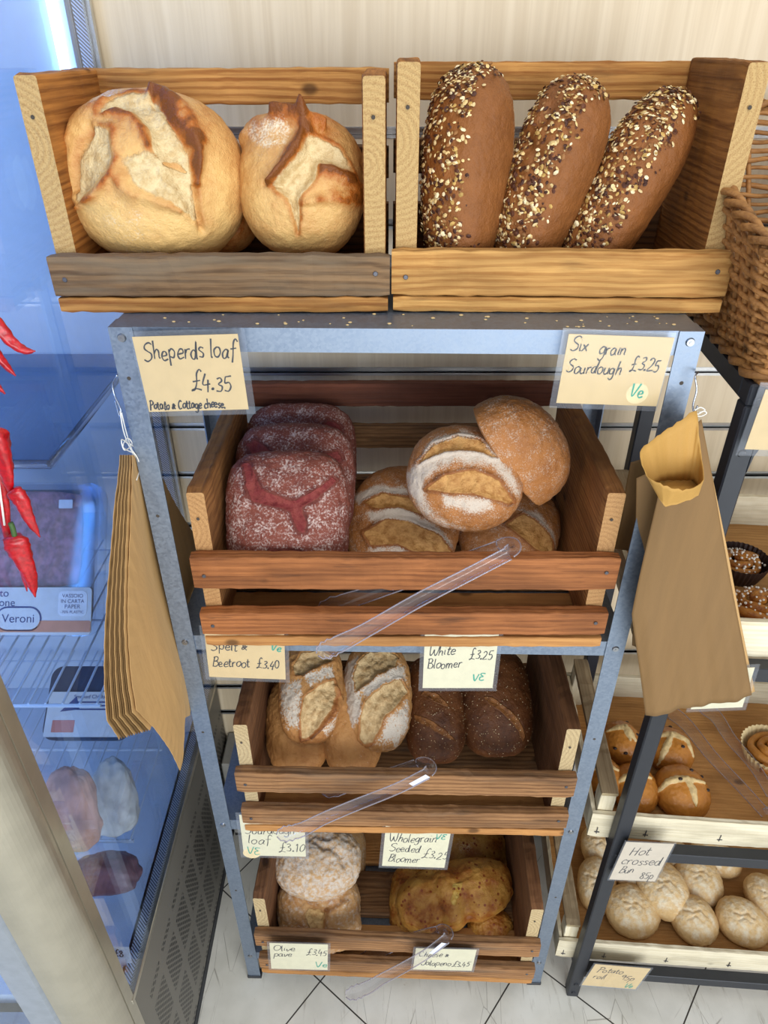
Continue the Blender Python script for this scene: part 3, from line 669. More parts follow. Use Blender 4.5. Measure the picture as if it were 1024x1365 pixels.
# --- beetroot loaves
ZB = lambda pts: Z(290, 530, 5.39, pts)
def beet(px, py, Y, wpx, h, zd, lab, sd, crumb=(), th=0.05):
    c = atY(px, py, Y); k = np.dot(c-CAM, FW)/F_PX
    return loaf('beetroot_loaf', lab, mbr['beet'], c, (1, 0, 0), zd, (wpx*k/2, h, th), n=60, e=(3.6, 2.6), hb=0.8, lump=0.035, bake=0.35, seed=sd, fl0=0.22, topflour=0.10, crumb=crumb, lift=0.75, fine=0.003)
beet(384, 690, 0.070, 163, 0.094, (-0.02, -0.88, 0.47), 'front beetroot loaf with a Y-shaped red tear under white flour', 11,
     [(ZB([(170, 480), (215, 470), (280, 570), (330, 650), (420, 690), (520, 725), (570, 735), (650, 690), (740, 640), (820, 560), (850, 600), (780, 670), (690, 735), (610, 785), (640, 900), (630, 970), (590, 950), (540, 820), (480, 790), (370, 760), (270, 740), (210, 650)]), 0.004, 0.001, 0.05),
      (ZB([(290, 1150), (400, 1090), (520, 1080), (600, 1100), (680, 1150), (600, 1180), (400, 1180)]), 0.003, 0.001, 0.05)])
beet(394, 645, 0.158, 158, 0.090, (0.0, -0.86, 0.5), 'middle beetroot loaf with two red tears, behind the front one', 12,
     [(ZB([(205, 330), (260, 300), (330, 350), (450, 450), (350, 460), (250, 420)]), 0.004, 0.001, 0.05), (ZB([(740, 400), (860, 380), (890, 440), (830, 530), (770, 500)]), 0.003, 0.001, 0.06)])
beet(402, 612, 0.240, 146, 0.088, (0.0, -0.84, 0.54), 'rearmost beetroot loaf, only its floured red top showing', 13,
     [(ZB([(720, 250), (800, 170), (880, 190), (890, 240), (840, 300), (760, 290)]), 0.004, 0.001, 0.05)])
# --- white bloomers
ZB = lambda pts: Z(450, 520, 3.103, pts)
def bloom(px, py, Y, rx, ry, rz, xd, zd, lab, sd, crumb=(), flour=(), **kw):
    c = atY(px, py, Y); k = np.dot(c-CAM, FW)/F_PX
    return loaf('oval_bloomer', lab, mbr['bloom'], c, xd, zd, (rx*k, ry*k, rz), n=60, e=(2.25, 2.2), hb=kw.pop('hb', 0.6), lump=0.02, bake=0.38, seed=sd, fl0=0.24, topflour=0.0, crumb=crumb, flour=flour, group=None, fine=0.002, **kw)
bloom(537, 700, 0.150, 76, 80, 0.050, (1, 0.05, -0.32), (-0.1, -0.72, 0.68), 'oval bloomer lying lowest left beside the beetroot loaves, two pale slashes', 21,
      crumb=[(ZB([(110, 590), (200, 545), (300, 545), (400, 590), (465, 660), (470, 700), (380, 690), (250, 640), (140, 640)]), 0.004, 0.0022, 0.05), (ZB([(110, 470), (190, 430), (300, 455), (370, 520), (260, 490), (150, 490)]), 0.004, 0.0022, 0.05)],
      flour=[(ZB([(60, 440), (160, 395), (280, 410), (310, 440), (180, 425), (90, 470)]), 0.75, 0.08), (ZB([(130, 510), (280, 495), (400, 560), (470, 640), (380, 575), (240, 540), (140, 540)]), 0.75, 0.08), (ZB([(140, 650), (240, 650), (380, 700), (150, 700)]), 0.5, 0.1)], lift=0.75)
bloom(678, 704, 0.165, 68, 66, 0.048, (0.95, 0.05, -0.35), (0.1, -0.72, 0.7), 'oval bloomer half hidden under the other two on the right', 22,
      crumb=[(ZB([(690, 560), (760, 520), (830, 560), (890, 630), (900, 680), (820, 660), (740, 600)]), 0.004, 0.0022, 0.06)], flour=[(ZB([(740, 500), (820, 510), (900, 600), (910, 640), (830, 560)]), 0.6, 0.1)], lift=0.75)
bloom(620, 638, 0.080, 78, 69, 0.052, (1, 0.05, -0.28), (-0.05, -0.86, 0.5), 'floury oval bloomer on top of the heap, two crescent slashes facing out', 23,
      crumb=[(ZB([(335, 300), (400, 225), (500, 190), (590, 210), (660, 280), (560, 250), (450, 255)]), 0.004, 0.0025, 0.05), (ZB([(372, 405), (450, 350), (560, 335), (660, 370), (728, 460), (690, 465), (560, 425), (450, 418)]), 0.004, 0.0025, 0.05)],
      flour=[(ZB([(300, 330), (400, 200), (520, 165), (640, 230), (740, 370), (760, 440), (640, 320), (480, 290), (360, 370), (330, 450), (300, 420)]), 0.55, 0.12), (ZB([(440, 430), (620, 450), (640, 490), (560, 500), (450, 480)]), 0.6, 0.12), (ZB([(290, 340), (330, 330), (360, 420), (400, 520), (520, 580), (400, 560), (320, 480)]), 0.4, 0.15)], lift=0.75)
bloom(682, 607, 0.105, 88, 50, 0.074, (0.62, 0.1, -0.72), (0.80, -0.04, 0.58), 'glossy brown bloomer standing on its edge, right of the floury one', 24, hb=0.06, floor_flour=0.7, grad=(0, 0, 0.25),
      crack=[], lift=0.0)
# --- sourdough batons and dark loaves, third shelf
ZB = lambda pts: Z(340, 850, 4.655, pts)
def baton(name, p1, y1, p2, y2, wpx, hz, zd, lab, mat, sd, ext=0.0, group=None, **kw):
    A = atY(*p1, y1); B = atY(*p2, y2); c = (A+B)/2; k = np.dot(c-CAM, FW)/F_PX; ax = norm(B-A); L = np.linalg.norm(B-A)/2+ext
    return loaf(name, lab, mat, c, ax, zd, (L, wpx*k/2, hz), group=group, **kw)
kw = dict(n=56, e=(2.6, 2.2), hb=0.65, lump=0.045, bake=0.3, fl0=0.14, fine=0.003, grad=(-0.25, 0, 0.0))
baton('sourdough_baton', (398, 1030), 0.035, (398, 905), 0.21, 88, 0.046, (0, -0.5, 0.86), 'lower left sourdough baton, its golden end under another baton', mbr['sour'], 31, **dict(kw, fl0=-0.08))
baton('sourdough_baton', (478, 1030), 0.030, (456, 900), 0.21, 84, 0.044, (0.15, -0.5, 0.86), 'lower sourdough baton peeping out under the pale one in the middle', mbr['sour'], 32, **kw)
baton('sourdough_baton', (412, 990), 0.055, (416, 850), 0.225, 86, 0.046, (0, -0.5, 0.86), 'top left sourdough baton with a deep pale slash, resting on another', mbr['sour'], 33, lift=0.75,
      crumb=[(ZB([(290, 620), (285, 500), (310, 380), (400, 300), (485, 265), (500, 340), (470, 440), (400, 540), (330, 610)]), 0.007, 0.002, 0.05), (ZB([(250, 240), (240, 180), (290, 100), (420, 80), (490, 130), (420, 170), (310, 240)]), 0.007, 0.002, 0.05)],
      ridge=[(ZB([(490, 300), (530, 370), (480, 470), (350, 600)]), 0.006, 0.006, 0.2)],
      flour=[(ZB([(150, 280), (290, 270), (300, 380), (280, 560), (180, 560), (150, 420)]), 0.5, 0.12), (ZB([(310, 240), (480, 170), (490, 240), (340, 320)]), 0.5, 0.1), (ZB([(400, 560), (500, 460), (510, 560), (440, 600)]), 0.4, 0.1)], **kw)
baton('sourdough_baton', (507, 1000), 0.060, (499, 858), 0.24, 92, 0.050, (0.05, -0.5, 0.86), 'pale floury sourdough baton with two broad slashes, top middle of the crate', mbr['sour'], 34, lift=0.75,
      crumb=[(ZB([(625, 330), (610, 250), (640, 160), (720, 90), (820, 80), (890, 120), (870, 180), (760, 240), (690, 300)]), 0.006, 0.002, 0.05), (ZB([(650, 620), (650, 500), (690, 400), (800, 300), (900, 260), (945, 330), (900, 400), (800, 500), (730, 640), (680, 650)]), 0.006, 0.002, 0.05)],
      flour=[(ZB([(560, 160), (640, 120), (610, 250), (650, 370), (660, 480), (600, 560), (555, 440), (550, 280)]), 0.55, 0.1), (ZB([(660, 330), (860, 190), (930, 170), (940, 260), (800, 290), (690, 380)]), 0.55, 0.1), (ZB([(780, 620), (830, 500), (950, 380), (950, 560), (880, 660)]), 0.5, 0.12)], **dict(kw, fl0=0.24, bake=0.15))
ZB = lambda pts: Z(530, 850, 5.12, pts)
sd = [srgb(226, 206, 168), srgb(206, 180, 136), srgb(190, 160, 120)]
o, inf = baton('dark_seeded_loaf', (583, 1014), 0.060, (577, 880), 0.25, 84, 0.052, (0, -0.42, 0.9), 'dark brown seeded loaf next to the pale baton, white seeds scattered over it', mbr['dark'], 35, n=52, e=(3, 2.3), hb=0.6, lump=0.03, bake=0.55, fl0=-0.6, lift=0.75, grad=(-0.1, 0, 0.1),
      crumb=[(ZB([(110, 520), (200, 560), (330, 640), (400, 700), (350, 690), (220, 620), (120, 570)]), 0.003, 0.0, 0.08), (ZB([(180, 370), (280, 400), (350, 480), (250, 450), (150, 400)]), 0.003, 0, 0.08)])
seeds(o, inf, 420, lambda D, P: sstep(0.0, 0.5, D[:, 2]), 131, sd, (0.0016, 0.0026))
o, inf = baton('dark_seeded_loaf', (668, 1006), 0.070, (650, 868), 0.26, 98, 0.054, (0, -0.42, 0.9), 'dark brown seeded loaf against the right crate side, one long tan slash', mbr['dark'], 36, n=52, e=(3, 2.3), hb=0.6, lump=0.03, bake=0.55, fl0=-0.6, lift=0.75, grad=(-0.1, 0, 0.1),
      crumb=[(ZB([(580, 420), (640, 420), (740, 490), (830, 560), (880, 660), (870, 700), (800, 600), (700, 520), (610, 460)]), 0.003, 0.0, 0.06)])
seeds(o, inf, 460, lambda D, P: sstep(0.0, 0.5, D[:, 2]), 132, sd, (0.0016, 0.0026))
# --- olive and cheese loaves, lowest shelf
def lump_loaf(name, px, py, Y, rx, ry, rz, xd, zd, lab, mat, sd, **kw):
    c = atY(px, py, Y); k = np.dot(c-CAM, FW)/F_PX
    return loaf(name, lab, mat, c, xd, zd, (rx*k, ry*k, rz), n=kw.pop('n', 52), seed=sd, **kw)
ZB = lambda pts: Z(350, 1090, 6.83, pts)
lump_loaf('olive_loaf', 452, 1140, 0.220, 36, 46, 0.05, (1, 0, 0), (0.1, -0.5, 0.85), 'floury loaf at the back left, mostly behind the top floury loaf', mbr['olive'], 41, e=(2.8, 2.4), lump=0.07, fl0=0.2, bake=0.3)
lump_loaf('olive_loaf', 426, 1216, 0.045, 55, 50, 0.058, (1, 0, 0.03), (0.0, -0.75, 0.66), 'lower floury olive loaf with a rounded fold, directly behind the front slat', mbr['olive'], 42, e=(3.2, 2.6), lump=0.09, fl0=0.25, bake=0.45, lift=0.7, fine=0.004,
     crumb=[(ZB([(390, 870), (430, 800), (530, 800), (580, 850), (560, 980), (440, 1000)]), 0.001, 0, 0.12)], crack=[(ZB([(600, 800), (570, 880), (575, 980), (600, 1020)]), 0.004, 0.010), (ZB([(430, 740), (520, 800), (600, 810), (700, 750), (760, 680)]), 0.005, 0.008)], ridge=[(ZB([(620, 840), (700, 790), (760, 760)]), 0.012, 0.008, 0.0)])
lump_loaf('olive_loaf', 424, 1148, 0.100, 57, 45, 0.052, (1, 0, 0.03), (0.0, -0.5, 0.86), 'top floury olive loaf with a dark olive showing at its lower edge', mbr['olive'], 43, e=(2.4, 2.2), lump=0.09, fl0=0.5, bake=0.3, lift=0.7, fine=0.004, crack=[(ZB([(480, 220), (560, 270), (640, 250), (720, 330), (740, 420)]), 0.006, 0.006), (ZB([(400, 200), (480, 160), (600, 180)]), 0.006, 0.005)])
ZB = lambda pts: Z(500, 1100, 4.655, pts)
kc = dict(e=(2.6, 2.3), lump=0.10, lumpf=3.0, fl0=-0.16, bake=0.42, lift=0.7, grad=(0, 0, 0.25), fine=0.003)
lump_loaf('cheese_loaf', 548, 1208, 0.100, 28, 50, 0.05, (1, 0, 0), (-0.3, -0.6, 0.7), 'cheese loaf end sticking out left from under the long yellow one', mbr['cheese'], 51, **kc)
lump_loaf('cheese_loaf', 654, 1240, 0.055, 32, 26, 0.038, (1, 0, 0), (0.1, -0.6, 0.8), 'lower right cheese loaf, partly under the long yellow one', mbr['cheese'], 52, **kc)
lump_loaf('cheese_loaf', 612, 1136, 0.225, 62, 40, 0.05, (1, 0, 0), (0, -0.5, 0.86), 'cheese loaf at the back behind the wholegrain price card', mbr['cheese'], 53, flour=[(ZB([(490, 90), (640, 90), (620, 170), (500, 190)]), 0.5, 0.2)], **kc)
A = atY(530, 1210, 0.085); 
lump_loaf('cheese_loaf', 606, 1193, 0.095, 80, 40, 0.058, (1, 0.12, 0.22), (0.05, -0.6, 0.8), 'long yellow-brown cheese loaf on top, twisted in three lumps with dark specks', mbr['cheese'], 54, waist=((-0.38, 0.13, 0.012), (0.12, 0.12, 0.010)),
     crumb=[(ZB([(470, 480), (480, 350), (540, 330), (530, 400), (490, 490)]), 0.001, 0, 0.12)], **kc)

# ------------------------------------------------------------------ handwriting on the cards
GL = {  # width ; strokes (x y pairs), baseline 0, x-height 5, capitals 10
 'S': (7, "6 9 4 10 1.5 9 1 7 3 5.5 5.5 4 5.5 1.5 3 0 0.5 1"), 'P': (6, "1 -1 1.5 5 1.5 9.5;0.5 9 3 10 5.5 8.5 5 6 1.8 5"),
 'C': (6.5, "5.8 8.5 4 10 1.5 8 0.8 4 2.5 0.3 5.8 1.5"), 'B': (6.5, "1 0 1.5 10;0.5 9 3.5 10 5 8.3 4 6 1.6 5.4;1.6 5.4 4.5 5 5.8 2.8 4 0.3 0.6 0.4"),
 'W': (9, "0.3 10 1 3 2.2 0.2 3.8 3 4.4 6 5 2.5 6.6 0.2 8 4 8.6 10"), 'O': (8, "4 10 1.5 8.5 0.5 5 2 0.7 4.8 0.2 7.2 3.5 7 8 4.2 10"),
 'J': (6, "5 10 5 3 3.5 0 1 0.5 0.6 2.5"), 'H': (7, "1 10 1.2 0;6 10 5.6 0;1 5 6 5.5"), 'V': (6.5, "0.3 10 2.6 0.3 6.2 10"), 'E': (6, "5.5 9.5 2 10 1 8 3.8 5.5 1 4.5 1 1 3 0 5.6 1"),
 'a': (5.5, "4.5 4.6 2.5 5.2 0.6 3 1.4 0.3 3.4 0.8 4.6 4.8 4.3 1.4 5.4 0.2"), 'b': (5.5, "1 10 1 0.4;1 3 3 5.2 5 3.5 4 0.4 1 0.8"), 'c': (4.8, "4.3 4 2.6 5.2 0.7 3 1.6 0.2 4.6 0.9"), 'd': (5.6, "4.5 4 2.5 5.2 0.6 3 1.5 0.3 3.6 0.9 4.8 10 4.7 1 5.4 0.2"),
 'e': (5, "0.8 2.6 4 3.2 3.6 5 1.8 5 0.6 2.4 2 0.2 4.8 1"), 'f': (4.6, "5 8.6 3.6 10 2.3 8 2.2 2 1.8 -2;0.4 5 4.2 5.4"), 'g': (5.5, "4.5 4.6 2.5 5.2 0.6 3 1.6 0.6 3.8 1.2 4.8 5 4.6 -2 2.6 -4 0.6 -2.6"), 'h': (5.4, "1 10 1 0;1 3 2.8 5.2 4.2 4 4.2 1 5 0.2"),
 'i': (2.4, "1.2 5 1.1 1 2 0.2;1.3 7.4 1.5 7.6"), 'j': (3, "1.8 5 1.6 -3 0.2 -3.4;1.9 7.4 2.1 7.6"), 'l': (2.4, "1.1 10 1 1 1.9 0.2"), 'm': (8, "0.8 5 0.8 0;0.8 3 2.2 5.2 3.4 4 3.4 0;3.4 3 5 5.2 6.4 4 6.3 0.8 7.4 0.2"), 'n': (5.4, "0.8 5 0.9 0;0.9 3 2.7 5.2 4.2 4 4.2 1 5.1 0.2"),
 'o': (5.4, "2.6 5.2 0.8 3.6 1.2 0.6 3.2 0.1 4.8 2.2 4.3 4.6 2.4 5.2"), 'p': (5.6, "1 5 1 -4.2;1 3.4 2.8 5.2 4.8 3.6 3.8 0.4 1.2 1"), 'r': (4.2, "0.8 5 0.9 0;0.9 3 2 4.8 3.9 5"), 's': (4.4, "3.8 4.6 2 5.2 0.9 3.9 3.4 2 2.8 0.2 0.6 0.5"), 't': (3.8, "1.8 8.6 1.6 1.2 2.6 0.1 3.6 0.8;0.2 5.6 3.6 6"),
 'u': (5.4, "0.8 5 0.9 1.2 2.4 0.1 4.2 1.6 4.4 5;4.4 5 4.4 1 5.2 0.2"), 'v': (4.6, "0.4 5 2 0.2 4.3 5.2"), 'x': (5, "0.6 5 4.6 0.2;4.5 5.4 0.3 0"), 'y': (5, "0.6 5 1.6 1.4 3.4 1.6;4.6 5 3.4 -2 1.2 -4"),
 '0': (5.4, "2.6 8 0.8 5.5 1 1.4 2.8 0 4.6 2.4 4.4 6.4 2.6 8"), '1': (3.4, "0.8 6.6 2 8 1.8 0"), '2': (5.6, "0.6 6.4 2.4 8 4.4 6.6 3.4 3.6 0.5 0.2 5.2 0.4"), '3': (5.2, "0.8 7.4 3 8 4 6.2 1.9 4.4 4.4 3 3.6 0.4 0.5 0.6"), '4': (5.6, "2.4 8.4 0.7 2.8 5.2 3;3.9 5.2 3.5 -1.4"),
 '5': (5.4, "1.4 7.8 1 4.6 3.4 4.8 4.5 2.6 3 0.2 0.5 0.6;1.3 7.8 5 8.2"), '8': (5.4, "4.3 7 2.6 8.2 1 6.6 4.4 2.6 3.2 0 1 1 1.6 3.4 4.4 7"), '9': (5.4, "4.4 7 2.4 8 0.9 6 2.6 4.4 4.4 6.6 4 0"), '£': (7, "6 9.6 4.6 10.8 3.2 8.6 3.4 4 2.4 0.6 0.4 -0.2;0.6 0.2 3 1 6.6 0.2;1 4.6 5.4 5.2"),
 '&': (6, "5.4 4.6 1.6 0.8 0.8 2.4 3.8 4.8 2.4 5.8 1.8 4 5 0.2"), '.': (2.6, "0.6 0.8 1.5 0.9 1.4 0.1 0.7 0.2 0.9 0.8"), '-': (5, "0.6 3 4.2 3.2"), ' ': (3.4, "")}
def ink_text(lines, w, h):
    V = []; F = []
    for (txt, x0, y0, size, sx) in lines:
        cx = -w/2+x0*w; cy = -h/2+y0*h; u = size*h/10.0
        for ch in txt:
            wd, st = GL[ch]; jy = u*0.7*math.sin(cx*1900+len(txt)); js = 1+0.06*math.sin(cx*3100+y0*9); sl = 0.12+0.08*math.sin(cx*2300)
            for stroke in [q for q in st.split(';') if q.strip()]:
                n = [float(a) for a in stroke.split()]; pts = [(cx+n[i]*u*sx*0.86*js+n[i+1]*u*sl, 0, cy+n[i+1]*u*js+jy) for i in range(0, len(n), 2)]
                P = smooth_path(pts, 6); T = np.gradient(P, axis=0); T /= np.maximum(np.linalg.norm(T, axis=1, keepdims=True), 1e-9)
                Nn = np.stack([-T[:, 2], T[:, 0]*0, T[:, 0]], 1); hw = INKW[0]*(1.38+0.25*np.sin(np.arange(len(P))*0.5+cx*900)); s0 = len(V)
                for i in range(len(P)):
                    V.append(P[i]+Nn[i]*hw[i]); V.append(P[i]-Nn[i]*hw[i])
                for i in range(len(P)-1): F.append((s0+2*i, s0+2*i+1, s0+2*i+3, s0+2*i+2))
            cx += wd*u*sx*0.86
    return V, F
INKW = [0.00055]
def price_card(label, tl, tr, bl, Y, lines, green=None, sticker=None, mat='card', margin=0.006, mdx=(1, 1), inkw=0.00055, group=None):
    A, B, Cc = atY(*tl, Y), atY(*tr, Y), atY(*bl, Y); x = B-A; w = np.linalg.norm(x); x /= w; h = np.linalg.norm(Cc-A); c = (B+Cc)/2
    ang = math.atan2(-x[2], x[0])
    t = thing('price_card', label, 'price card', c, rot=(0, ang, 0), group=group)
    INKW[0] = inkw
    v, f = box_geo(-w/2, w/2, -0.0003, 0.0003, -h/2, h/2); obj('card', v, f, M[mat], t)
    m = margin; v, f = box_geo(-w/2-m*mdx[0], w/2+m*mdx[1], -0.0009, 0.0006, -h/2-m, h/2+m); obj('laminate_pouch', v, f, M['laminate'], t)
    v, f = ink_text(lines, w, h); v = [(p[0], -0.0005, p[2]) for p in v]; obj('lettering', v, f, M['ink'], t)
    if sticker:
        mb = MB(); mb.disc((-w/2+sticker[0]*w, -0.00032, -h/2+sticker[1]*h), (0, -1, 0), sticker[2], 24, 0.00015); tag(mb.build('round_sticker', M['sticker'], t), 'round cream sticker')
    if green:
        INKW[0] = inkw*1.25; v, f = ink_text([green], w, h); v = [(p[0], -0.0006, p[2]) for p in v]; tag(obj('green_lettering', v, f, M['ink_green'], t), 'green handwritten letters')
    return t
cg = 'handwritten price cards'
price_card('large kraft price card for the sheperds loaf, left end of the top shelf', (178, 449), (319, 445), (197, 549), -0.012,
    [('Sheperds loaf', 0.06, 0.70, 0.24, 0.88), ('£4.35', 0.46, 0.27, 0.25, 0.95), ('Potato & Cottage cheese.', 0.015, 0.035, 0.125, 0.80)], inkw=0.00062, mdx=(0.3, 1.3))
price_card('cream price card for six grain sourdough, right end of the top shelf', (758, 445), (899, 450), (742, 537), -0.016,
    [('Six', 0.03, 0.76, 0.20, 1.0), ('grain', 0.31, 0.72, 0.20, 0.95), ('Sourdough', 0.03, 0.46, 0.19, 0.95), ('£3.25', 0.64, 0.52, 0.22, 0.85)], green=('Ve', 0.70, 0.12, 0.20, 1.0), sticker=(0.78, 0.18, 0.0125), mdx=(1.2, 0.2))
price_card('beetroot price card tucked under the left of the red-brown crate', (272, 838), (379, 842), (279, 902), -0.012,
    [('Spelt &', 0.05, 0.58, 0.20, 1.0), ('Beetroot', 0.05, 0.24, 0.20, 0.86), ('£3.40', 0.62, 0.24, 0.20, 0.80)], green=('Ve', 0.82, 0.60, 0.16, 1.0), inkw=0.0006)
price_card('white bloomer price card hanging under the right of the red-brown crate', (566, 842), (665, 842), (564, 917), -0.014,
    [('White', 0.06, 0.60, 0.17, 0.9), ('Bloomer', 0.05, 0.37, 0.17, 0.82), ('£3.25', 0.62, 0.53, 0.19, 0.72)], green=('VE', 0.70, 0.14, 0.13, 1.1), mat='card_pale')
price_card('sourdough loaf price card under the left of the third-shelf crate', (318, 1086), (405, 1088), (326, 1140), -0.012,
    [('Sourdough', 0.05, 0.56, 0.19, 0.9), ('loaf', 0.08, 0.31, 0.22, 1.0), ('£3.10', 0.56, 0.12, 0.24, 0.8)], green=('VE', 0.06, 0.04, 0.17, 1.0), mat='card_pale', sticker=(0.13, 0.06, 0.016))
price_card('wholegrain seeded bloomer price card under the middle of the third-shelf crate', (514, 1086), (603, 1089), (511, 1154), -0.018,
    [('Wholegrain', 0.07, 0.50, 0.16, 0.78), ('Seeded', 0.08, 0.30, 0.15, 0.85), ('Bloomer', 0.08, 0.09, 0.15, 0.78), ('£3.25', 0.60, 0.18, 0.18, 0.78)], green=('VE', 0.78, 0.57, 0.1, 1.1), mat='card_pale')
price_card('olive pave price card fixed on the lowest crate front, left', (358, 1257), (436, 1259), (363, 1291), -0.056,
    [('Olive', 0.05, 0.72, 0.2, 1.1), ('pave', 0.05, 0.50, 0.2, 1.0), ('£3.45', 0.62, 0.58, 0.25, 0.72)], green=('Ve', 0.78, 0.10, 0.22, 1.1), mat='card_pale', margin=0.005, inkw=0.0006)
price_card('cheese and jalapeno price card fixed on the lowest crate front, right behind the tongs', (551, 1264), (632, 1266), (554, 1292), -0.064,
    [('Cheese &', 0.06, 0.62, 0.24, 0.85), ('Jalapeno', 0.12, 0.22, 0.24, 0.85), ('£3.45', 0.64, 0.20, 0.26, 0.72)], mat='card_pale', margin=0.005, inkw=0.0006)

# ------------------------------------------------------------------ clear plastic tongs
def arm(name, pts, widths, wdir, parent, depth=0.006, mat='clear', serr=False):
    P = smooth_path(pts, 8); n = len(P); W = np.interp(np.linspace(0, 1, n), np.linspace(0, 1, len(widths)), widths)
    org = np.array(parent.location); V = []; F = []; K = 9; T = np.gradient(P, axis=0); T /= np.linalg.norm(T, axis=1, keepdims=True); wd = norm(wdir)
    for i in range(n):
        vd = norm(P[i]+org-CAM); a = norm(np.cross(T[i], vd)); a = norm(a*1.0+0.25*vd); a = norm(a-np.dot(a, T[i])*T[i]); nn = np.cross(T[i], a); w = W[i]*(1+(0.10*((i % 2)*2-1) if serr and i > 0.82*n else 0))
        s_ = i/(n-1); w *= math.sqrt(max(0.02, 1-max(0, (s_-0.90)/0.10)**2))
        for k in range(K):
            u = -1+2*k/(K-1); V.append(P[i]+a*w*0.5*u+nn*depth*(u*u-0.4))
    for i in range(n-1):
        for k in range(K-1): F.append((i*K+k, i*K+k+1, (i+1)*K+k+1, (i+1)*K+k))
    fm = [0]*len(F)
    for k in (0, K-1):
        v2, f2 = tube_geo([V[i*K+k] for i in range(n)], 0.0011, 6); b0 = len(V); V += list(v2); F += [tuple(a_+b0 for a_ in q_) for q_ in f2]; fm += [1]*len(f2)
    return obj(name, V, F, None, parent, True, mats=[M[mat], M['clear_edge']], fm=fm)
def tongs(label, hinge, fr, rear, wdir, sticker=None, wid=1.0):
    h = atY(*hinge); t = thing('plastic_tongs', label, 'tongs', h)
    lp = lambda L: [atY(*p)-h for p in L]
    w = [0.0165*wid, 0.0165*wid, 0.018*wid, 0.019*wid, 0.023*wid, 0.026*wid]
    arm('arm', lp(fr), w, wdir, t, serr=True); arm('arm', lp(rear), w, wdir, t, serr=True)
    a, b = np.array(lp(fr)[0]), np.array(lp(rear)[0]); m = (a+b)/2; e = norm(a-lp(fr)[1])
    arm('hinge', [a, a*0.7+m*0.3+e*0.010, m+e*0.014, b*0.7+m*0.3+e*0.010, b], [0.017*wid]*3, wdir, t, 0.003)
    if sticker:
        s0, s1 = [atY(*p)-h for p in sticker]; ax = s1-s0; up = norm(np.cross(ax, [0, 1, 0.2])); hh = up*0.006; off = np.array([0, -0.006, 0.004])
        tag(obj('sticker', [s0-hh+off, s1-hh+off, s1+hh+off, s0+hh+off, s0-hh+off*1.1, s1-hh+off*1.1, s1+hh+off*1.1, s0+hh+off*1.1], [(0, 1, 2, 3), (4, 5, 6, 7), (0, 1, 5, 4), (1, 2, 6, 5), (2, 3, 7, 6), (3, 0, 4, 7)], M['white_label'], t), 'white printed sticker')
    return t
tongs('clear plastic tongs astride the upper front slat of the red-brown crate', (676, 735, -0.02),
      [(678, 737, -0.040), (630, 762, -0.042), (560, 798, -0.046), (490, 838, -0.050), (455, 856, -0.052), (424, 871, -0.053)],
      [(664, 728, 0.015), (610, 748, 0.02), (540, 775, 0.022), (480, 795, 0.024), (425, 812, 0.026)], (0.35, -0.25, 1))
tongs('clear plastic tongs with a white sticker near the hinge, on the third-shelf crate', (566, 1024, -0.025),
      [(570, 1030, -0.044), (530, 1050, -0.046), (470, 1074, -0.048), (430, 1091, -0.050), (400, 1106, -0.051), (370, 1113, -0.051)],
      [(556, 1018, 0.012), (520, 1030, 0.02), (480, 1042, 0.022), (430, 1056, 0.024)], (0.35, -0.25, 1), sticker=((548, 1044, -0.046), (570, 1032, -0.045)))
tongs('clear plastic tongs hanging lowest, over the front slat of the bottom crate', (592, 1246, -0.055),
      [(596, 1250, -0.072), (570, 1270, -0.074), (540, 1288, -0.076), (510, 1304, -0.077), (490, 1316, -0.078), (462, 1327, -0.078)],
      [(584, 1240, -0.022), (560, 1246, -0.018), (520, 1262, -0.014), (480, 1280, -0.012)], (0.35, -0.25, 1), sticker=((575, 1268, -0.074), (592, 1254, -0.073)))

# ------------------------------------------------------------------ paper bags, hooks and string
def wire(name, pts, r, mat, parent=None, n=6, sub=6):
    P = smooth_path(pts, sub); v, f = tube_geo(P, r, n); return obj(name, v, f, M[mat], parent, True)
def hook(label, pts, base):
    b = np.array(base, float); o = wire('wire_hook', [np.array(p)-b for p in pts], 0.0011, 'wire'); o.location = tuple(b); return tag(o, label, 'hook')
hook('small steel wire hook on the left leg of the shelving unit', [atX(156, 500, -0.306), atX(150, 512, -0.318), atX(153, 528, -0.318), atX(161, 546, -0.312), atX(160, 556, -0.316), atX(153, 533, -0.322)], atX(156, 520, -0.31))
hook('small steel wire hook on the right leg of the shelving unit', [atY(931, 496, -0.012), atY(927, 502, -0.024), atY(929, 520, -0.028), atY(924, 540, -0.030), atY(926, 549, -0.034), atY(930, 541, -0.036)], atY(927, 520, -0.02))
def string_tie(label, strands, base):
    b = np.array(base, float); m = MB()
    for s_ in strands: v, f = tube_geo(smooth_path([np.array(p)-b for p in s_], 6), 0.0007, 5); m.add(v, f)
    o = m.build('string_tie', M['string'], None, True); o.location = tuple(b); return tag(o, label, 'string')
X0 = -0.306
q = lambda x, y, d=0.0: atX(x, y, X0+d)
string_tie('white string with loose ends tying the left bundle of paper bags', [[q(160, 548), q(164, 572), q(170, 590), q(178, 606)], [q(162, 550, 0.002), q(168, 575), q(176, 600), q(188, 625), q(192, 652)], [q(172, 592), q(162, 586, 0.004), q(166, 600, 0.006), q(176, 592, 0.004), q(170, 584), q(164, 596), q(178, 604)], [q(176, 600), q(184, 612, 0.004), q(186, 626), q(182, 640)], [q(172, 590), q(180, 598), q(190, 618), q(188, 632)]], q(170, 590))
yy = -0.040
q2 = lambda x, y, d=0.0: atY(x, y, yy+d)
string_tie('white string knot on top of the right bundle of paper bags', [[q2(926, 545), q2(930, 552), q2(938, 548), q2(942, 551), q2(934, 555), q2(926, 553)], [q2(926, 547), q2(934, 543), q2(940, 547), q2(932, 550)], [q2(927, 550), q2(924, 556), q2(926, 562)]], q2(928, 550))
